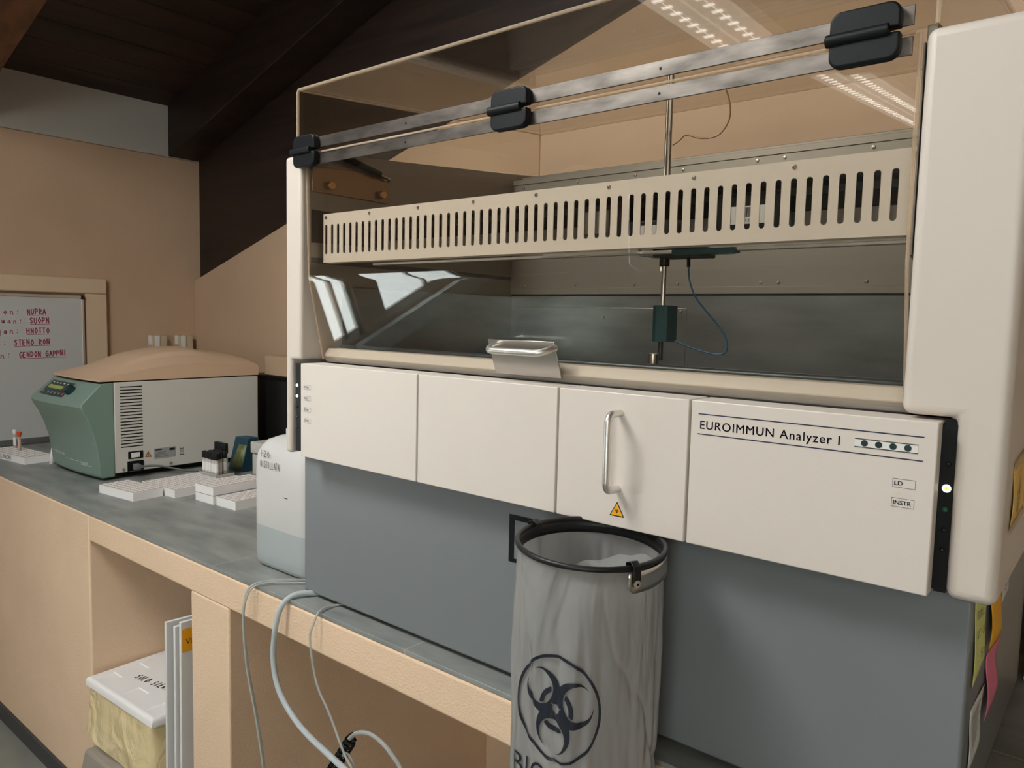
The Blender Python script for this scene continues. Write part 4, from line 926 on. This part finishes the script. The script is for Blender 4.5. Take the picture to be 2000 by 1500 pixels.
for y, lab in ((1.955, 'small cream holder with white front on the wall, left of the pair above the centrifuge'), (2.105, 'small cream holder with white front on the wall, right of the pair above the centrifuge')):
    t = thing('wall_holder', (LX, y, 1.42), lab, 'holder', 'wall holders')
    obj('holder_body', MB().box(LX, LX + .05, y, y + .085, 1.36, 1.452), 'wallbox', t, bevel=.004); obj('holder_clip', MB().box(LX + .012, LX + .045, y - .006, y, 1.40, 1.452).box(LX + .05, LX + .056, y + .012, y + .04, 1.34, 1.452), 'white', t, bevel=.002)

# ---------------------------------------------------------------- whiteboard
MT['wb'] = principled('whiteboard_enamel', (190, 192, 190), .28, var=(1.5, .03, 2))
MT['pink'] = principled('pink_marker', (176, 84, 104), .6)
wb = thing('whiteboard', (-4.2, .9, .918), 'whiteboard with pink handwriting leaning on the left wall behind the centrifuge', 'whiteboard')
wx = -4.205
obj('board', MB().box(wx - .012, wx, .14, 1.598, .945, 1.645), 'wb', wb)
obj('board_frame', MB().box(wx - .014, wx + .004, .13, 1.606, 1.643, 1.657).box(wx - .014, wx + .004, 1.597, 1.609, .945, 1.657).box(wx - .014, wx + .004, .13, .142, .945, 1.657), 'alu', wb, bevel=.001)
obj('corner_cap', MB().box(wx - .015, wx + .006, 1.594, 1.611, 1.638, 1.659), 'blackrubber', wb, bevel=.002)
obj('pen_tray', MB().box(wx - .014, wx + .006, .13, 1.609, .917, .946), principled('grey_tray', (96, 98, 96), .5), wb, bevel=.002)
m = MB(); rn = random.Random(2)
for s_, yb_, z_, w2, s2, w3 in (('nuon:', 1.195, 1.556, .135, 'NUPRA', .085), ('niuan:', 1.19, 1.512, .15, 'SUOPN', .09), ('uogan:', 1.17, 1.462, .155, 'HNOTTO', .105), ('on:', 1.19, 1.405, .08, 'STENO RON', .16), ('non:', 1.17, 1.345, .12, 'GENDON GAPPNI', .215)):
    h_ = .026
    scribble(m, s_, (wx + .0006, yb_, z_), (0, 1, 0), V, w2, h_, .0042, rn)
    y2 = yb_ + w2 + .02
    scribble(m, s2, (wx + .0006, y2, z_), (0, 1, .04), V, w3, h_, .005, rn)
    m.quad((wx + .0006, y2, z_ - .006), (wx + .0006, y2 + w3, z_ - .003), (wx + .0006, y2 + w3, z_ - .0005), (wx + .0006, y2, z_ - .0035))
obj('pink_writing', m, 'pink', wb, weld=None)
t = thing('paper_wedge', (-3.69, 1.30, .916), 'small folded white card propped between the left rack and the centrifuge', 'card')
obj('card', MB().quad((-3.70, 1.26, .9165), (-3.60, 1.255, .9165), (-3.60, 1.262, .985)).quad((-3.60, 1.255, .9165), (-3.585, 1.215, .9165), (-3.60, 1.23, .985), (-3.60, 1.262, .985)), 'white', t, solid=.002)

# ---------------------------------------------------------------- styrofoam box with yellow bag in a bin, in the first niche
FB = thing('foam_box', (-2.42, 1.16, .2), 'white polystyrene box lid with handwriting over a yellow bag', 'foam box', rz=0)
rz_ = D(2.6); lo = Vector((-2.637, .985, .335))
def LR(x, y, z): c, s_ = math.cos(rz_), math.sin(rz_); return (lo.x + x * c - y * s_, lo.y + x * s_ + y * c, lo.z + z)
lw, ld = .432, .345
cells = [(.05, .20), (.05, .08), (.19, .05), (.305, .05), (.19, .27), (.305, .27), (.07, .29), (.33, .17)]
cells = [(a, b - .057) for a in (.037, .205, .360) for b in (.077, .165, .255, .335)]; cells.remove((.205, .165 - .057))
def fh(x, y):
    z = .028
    for a, b in cells:
        if a < x < a + .060 and b < y < b + .057: z -= .0035
    e = min(x, lw - x, y, ld - y); 
    if e < .012: z -= .012 * (1 - math.sqrt(max(0, 1 - (1 - e / .012) ** 2)))
    return z
nx, ny = 150, 120
m = MB().grid(lambda u, v: Vector(LR(lw * u, ld * v, fh(lw * u, ld * v))), nx, ny)
ed = [(lw * i / nx, 0) for i in range(nx + 1)] + [(lw, ld * j / ny) for j in range(1, ny + 1)] + [(lw - lw * i / nx, ld) for i in range(1, nx + 1)] + [(0, ld - ld * j / ny) for j in range(1, ny)]
n_ = len(ed); m.add([LR(x, y, fh(x, y)) for x, y in ed] + [LR(x, y, 0) for x, y in ed], [(i, (i + 1) % n_, n_ + (i + 1) % n_, n_ + i) for i in range(n_)] + [tuple(range(n_, 2 * n_))])
obj('foam_lid', m, 'foam', FB, weld=True, angle=50)
m = MB(); ux = (math.cos(rz_), math.sin(rz_), 0); uy = (-math.sin(rz_), math.cos(rz_), 0)
scribble(m, 'SOLO SIERI', LR(.128, .098, .0290), tuple(Vector(ux) * .99 + Vector(uy) * .13), uy, .172, .026, .0034); obj('marker_writing', m, 'ink', FB, weld=None)
obj('foam_tub', MB().hexa([LR(.02, .02, -.20), LR(lw - .02, .02, -.20), LR(lw - .02, ld - .02, -.20), LR(.02, ld - .02, -.20)], [LR(.01, .012, -.001), LR(lw - .012, .012, -.001), LR(lw - .012, ld - .012, -.001), LR(.01, ld - .012, -.001)]), 'foam', FB)
MT['ybag'] = film('yellow_plastic_film', (252, 234, 186), .84, rough=.15, translucent=.35, bump=(11, 1.0, .03, (1, 1, .6)))
def yb(u, v):
    # u around, v downward
    P = rr(0, lw, 0, ld, .03, 8); k_ = u * len(P); i = int(k_) % len(P); f = k_ - int(k_); a, b = P[i], P[(i + 1) % len(P)]
    x, y = a[0] + (b[0] - a[0]) * f, a[1] + (b[1] - a[1]) * f
    cx_, cy_ = lw / 2, ld / 2; g = 1.0 - .02 + .035 * v + .0 
    x, y = cx_ + (x - cx_) * g, cy_ + (y - cy_) * (g + .05 * v)
    q = Vector((x * 9, y * 9, v * 1.6)); nn = noise.noise(q) * .012 * (.3 + v) + noise.noise(q * 3) * .004
    d = Vector((x - cx_, y - cy_)).normalized()
    z = -.006 - v * (.150 + .05 * (x / lw)) + noise.noise(Vector((x * 12, y * 12, 5))) * .008 * v
    px_, py_, pz_ = LR(x + d.x * nn, y + d.y * nn, z)
    return Vector((min(max(px_, -2.65), -2.10), py_, pz_))
obj('yellow_bag', MB().grid(yb, 220, 26), 'ybag', FB, weld=True, angle=180)
MT['binbrown'] = principled('grey_plastic_bin', (150, 142, 132), .55)
bn = thing('waste_bin', (-2.42, 1.15, FZ), 'grey open-topped bin holding the yellow-bagged foam box in the niche', 'bin')
obj('bin_shell', MB().hexa([(-2.650, .925, FZ + .001), (-2.19, .935, FZ + .001), (-2.19, 1.33, FZ + .001), (-2.650, 1.33, FZ + .001)], [(-2.6, .962, .134), (-2.215, .975, .134), (-2.215, 1.32, .134), (-2.6, 1.32, .134)]), 'binbrown', bn, bevel=.008)
# flattened cartons
MT['carton'] = principled('white_cardboard', (214, 214, 212), .6, bump=(40, .15, .002)); MT['amber'] = principled('amber_print', (236, 168, 24), .5)
def carton(x, y0, zt_, th, lean, label, band=None, boxes=()):
    t = thing('flattened_carton', (x, y0 + .2, FZ), label, 'carton', 'flattened cartons')
    f = lambda yy, zz, o=0: (x + o + lean * zz, yy, zz)
    obj('board', MB().hexa([f(y0, FZ), f(y0, FZ, th), f(y0, zt_, th), f(y0, zt_)], [f(y0 + .5, FZ), f(y0 + .5, FZ, th), f(y0 + .5, zt_ - .02, th), f(y0 + .5, zt_ - .02)]), 'carton', t, bevel=.0015)
    if band:
        o = th + .0006; z0_, z1_ = band
        obj('printed_band', MB().quad(f(y0 + .004, z0_, o), f(y0 + .49, z0_, o), f(y0 + .49, z1_, o), f(y0 + .004, z1_, o)), 'amber', t, weld=None)
        m = MB(); vs, fs = text2d('VIN', 1); m.add([f(y0 + .014 + a * .022, z0_ + .022 + b * .022, o + .0005) for a, b in vs], fs); obj('band_lettering', m, 'ink', t, weld=None)
        m = MB()
        for (ya, yb_, za, zb_) in boxes:
            for a, b, c, d_ in ((ya, yb_, za, za + .002), (ya, yb_, zb_ - .002, zb_), (ya, ya + .002, za, zb_)): m.quad(f(a, c, o), f(b, c, o), f(b, d_, o), f(a, d_, o))
        obj('outline_print', m, 'ink', t, weld=None)
    return t
carton(-2.082, .985, .712, .010, .012, 'flattened white carton nearest the polystyrene box')
carton(-2.062, 1.0, .700, .010, .012, 'thin flattened white carton second from the polystyrene box')
carton(-2.044, .992, .706, .008, .012, 'flattened white carton in the middle of the folded pile')
carton(-2.028, 1.0, .722, .010, .012, 'flattened carton with amber printed band leaning at the pier', band=(.632, .700), boxes=((1.05, 1.2, .50, .56), (1.055, 1.2, .385, .485)))

# ---------------------------------------------------------------- hoses and coil
MT['hose'] = clear('clear_hose', (226, 228, 224), ior=1.35, rough=.05, haze=.42, hazecol=(206, 210, 208))
MT['hose_big'] = clear('cloudy_hose', (222, 226, 226), ior=1.35, rough=.12, haze=.72, hazecol=(196, 204, 206))
def hose(name, P, r, mat, label): return solo(name, MB().tube(smooth(P, 8), r, 12), mat, label, 'hose', angle=70)
hy_ = .990
hose('thin_hose', [(-1.56, 1.13, .921), (-1.60, 1.09, .921), (-1.635, 1.035, .9235), (-1.652, 1.0, .914), (-1.660, hy_, .880), (-1.668, hy_, .82), (-1.650, hy_, .713), (-1.610, hy_, .595), (-1.578, hy_, .475), (-1.56, hy_, .38)], .0034, 'hose', 'leftmost thin clear hose hanging over the counter edge below the jerrycan')
hose('thin_hose', [(-1.55, 1.11, .921), (-1.59, 1.072, .921), (-1.622, 1.035, .9235), (-1.640, .999, .915), (-1.650, .985, .880), (-1.657, .983, .82), (-1.642, .983, .713), (-1.602, .983, .595), (-1.570, .983, .475), (-1.552, .983, .38)], .0026, 'hose', 'second thin clear hose, running beside the leftmost one')
hose('thick_hose', [(-1.44, 1.12, .923), (-1.475, 1.075, .924), (-1.500, 1.03, .926), (-1.512, .998, .905), (-1.521, .985, .85), (-1.524, .982, .766), (-1.49, .978, .702), (-1.40, .972, .657), (-1.27, .962, .640), (-1.17, .956, .628), (-1.08, .95, .60)], .0068, 'hose_big', 'thick cloudy hose looping down from under the analyzer')
hose('thin_hose', [(-1.37, 1.10, .920), (-1.392, 1.05, .920), (-1.384, 1.01, .921), (-1.383, .992, .895), (-1.386, .986, .86), (-1.357, .983, .771), (-1.305, .98, .718), (-1.25, .975, .656), (-1.205, .97, .625), (-1.18, .97, .58)], .0028, 'hose', 'thin clear hose to the right of the thick hose')
hose('curved_hose', [(-1.262, 1.0, .672), (-1.235, 1.0, .695), (-1.198, 1.0, .708), (-1.160, 1.0, .705), (-1.128, 1.0, .692), (-1.096, 1.0, .668), (-1.08, 1.0, .62)], .0048, 'hose', 'short clear hose arching up behind the thick hose beside the coil')
cl_ = thing('coiled_cable', (-1.29, .995, .62), 'black coiled cable at the end of the hoses under the counter edge', 'cable')
a0, a1 = Vector((-1.262, 1.005, .668)), Vector((-1.345, 1.01, .55)); ax = (a1 - a0).normalized(); n1 = ax.cross(Vector((0, 1, 0))).normalized(); n2 = ax.cross(n1)
P = [a0 + (a1 - a0) * (i / 260) + .0115 * (math.cos(i * .22) * n1 + math.sin(i * .22) * n2) for i in range(261)]
obj('coil', MB().tube(P, .0027, 8), 'black', cl_); obj('coil_end', MB().tube([a0 + Vector((-.004, 0, .012)), a0 + Vector((.010, 0, -.002))], .006, 12), 'black', cl_)
obj('loop_tube', MB().tube(smooth([(-1.278, .995, .628), (-1.268, .992, .640), (-1.250, .99, .642), (-1.235, .99, .628), (-1.228, .99, .605)]), .0026, 8), 'hose', cl_)

# ---------------------------------------------------------------- papers stuck on the right side
def note(name, pts, x, mat, label, marks=None, wav=.0012):
    # pts: four corners (y,z): lower left, lower right, upper right, upper left
    t = thing(name, (x, sum(p[0] for p in pts) / 4, sum(p[1] for p in pts) / 4), label, 'note', 'papers on the right side of the analyzer')
    def f(u, v):
        y = (pts[0][0] * (1 - u) + pts[1][0] * u) * (1 - v) + (pts[3][0] * (1 - u) + pts[2][0] * u) * v
        z = (pts[0][1] * (1 - u) + pts[1][1] * u) * (1 - v) + (pts[3][1] * (1 - u) + pts[2][1] * u) * v
        return Vector((x + wav * (1.3 + math.sin(v * 5 + u * 2)), y, z))
    obj('sheet', MB().grid(f, 10, 10), mat, t, solid=.0003)
    if marks: marks(t, f)
    return t
MT['lime'] = principled('pale_lime_paper', (216, 222, 140), .7); MT['pinkp'] = principled('pink_paper', (222, 120, 150), .7); MT['ochre'] = principled('ochre_paper', (238, 176, 22), .7); MT['manila'] = principled('warm_yellow_paper', (232, 192, 104), .7); MT['tape'] = film('parcel_tape', (190, 170, 140), .7, rough=.3, translucent=.2); MT['paper'] = principled('white_paper', (216, 216, 214), .7)
XS = -.1348
def lime_marks(t, f):
    m = MB()
    for i, (s_, v_) in enumerate((('STAR', .86), ('SCROLL', .66), ('QC-CR', .46), ('1.150', .20))):
        o = f(.12, v_ + .04) + Vector((.0012, 0, 0)); scribble(m, s_, o, (0, .97, -.12), V, .07, .011, .0014)
    obj('handwriting', m, 'ink', t, weld=None)
note('sticky_note', [(1.094, 1.135), (1.178, 1.150), (1.178, 1.262), (1.075, 1.262)], XS, 'lime', 'pale green-yellow note with handwriting, upper left on the cabinet side', lime_marks)
note('sticky_note', [(1.205, 1.148), (1.315, 1.146), (1.335, 1.262), (1.185, 1.262)], XS, 'ochre', 'deep yellow note, upper right on the cabinet side', wav=.003)
note('sticky_note', [(1.213, 1.042), (1.320, 1.060), (1.324, 1.135), (1.212, 1.138)], XS, 'pinkp', 'pink note below the deep yellow one', wav=.003)
def pr_marks(t, f):
    m = MB()
    for i in range(9):
        a = f(.15, .8 - i * .06) + Vector((.0006, 0, 0)); b = f(.85 - .1 * (i % 3), .8 - i * .06) + Vector((.0006, 0, 0)); m.quad(a, b, b + Vector((0, 0, .0015)), a + Vector((0, 0, .0015)))
    obj('print_lines', m, principled('grey_print', (120, 122, 124), .7), t, weld=None)
note('printed_slip', [(1.104, 1.012), (1.200, 1.020), (1.205, 1.100), (1.105, 1.100)], XS, 'paper', 'white printed slip below the pale green-yellow note', pr_marks)
def lb_marks(t, f):
    m = MB(); rq = random.Random(5)
    for i in range(6):
        for j in range(5):
            if rq.random() < .6:
                a = f(.15 + i * .12, .15 + j * .14) + Vector((.0007, 0, 0)); m.quad(a, a + Vector((0, .005, 0)), a + Vector((0, .005, .0025)), a + Vector((0, 0, .0025)))
    obj('print', m, 'ink', t, weld=None)
note('type_label', [(1.343, 1.174), (1.418, 1.180), (1.418, 1.228), (1.343, 1.228)], XS, 'paper', 'small white printed label far back on the cabinet side', lb_marks, wav=.0003)
def dr_marks(t, f):
    m = MB()
    for k_ in range(9):
        r_ = random.Random(k_); P = [f(.35 + .5 * (i / 5) ** 1.1 * .6 + r_.uniform(-.07, .07) * (1 - i / 5), .12 + .72 * i / 5) + Vector((.0012, 0, 0)) for i in range(6)]
        for a, b in zip(P[:-1], P[1:]): m.quad(a, b, b + Vector((0, .0009, 0)), a + Vector((0, .0009, 0)))
    for v_ in (.2, .28, .36, .44): a, b = f(.25, v_) + Vector((.0013, 0, 0)), f(.62, v_ + .05) + Vector((.0013, 0, 0)); m.quad(a, b, b + Vector((0, 0, .001)), a + Vector((0, 0, .001)))
    obj('pen_drawing', m, 'ink', t, weld=None)
    for v_ in (.0, .93):
        g = MB().quad(*[f(u_, vv) + Vector((.0018, 0, 0)) for u_, vv in ((-.08, v_ - .05), (1.05, v_ - .05), (1.05, v_ + .09), (-.08, v_ + .09))]); obj('tape_strip', g, 'tape', t, weld=None)
note('taped_drawing', [(1.083, 1.348), (1.205, 1.352), (1.215, 1.438), (1.098, 1.430)], -.1078, 'manila', 'yellow sheet with pen drawing taped to the outer face of the right shell', dr_marks)
# crumpled green-tinted bottle at the right edge
MT['pet'] = film('green_tinted_plastic', (120, 176, 158), .6, rough=.12, translucent=.4, bump=(40, .8, .01))
bt = thing('plastic_bottle', (-.02, 1.22, .916), 'crumpled green-tinted clear bottle on the worktop right of the analyzer', 'bottle')
def bo(u, v):
    a = 2 * PI * u; r_ = .036 + .005 * noise.noise(Vector((math.cos(a) * 2, math.sin(a) * 2, v * 6))) ; r_ *= min(1, .55 + v * 8)
    if v > .8: r_ *= 1 - (v - .8) * 3.2
    return Vector((-.037 + r_ * math.cos(a), 1.20 + r_ * math.sin(a), .9165 + .15 * v))
obj('bottle_body', MB().grid(bo, 40, 40), 'pet', bt, angle=40); obj('bottle_cap', MB().lathe((-.037, 1.20, 1.0665), [(.014, 0), (.014, .012), (.012, .013)], 20), 'white', bt)
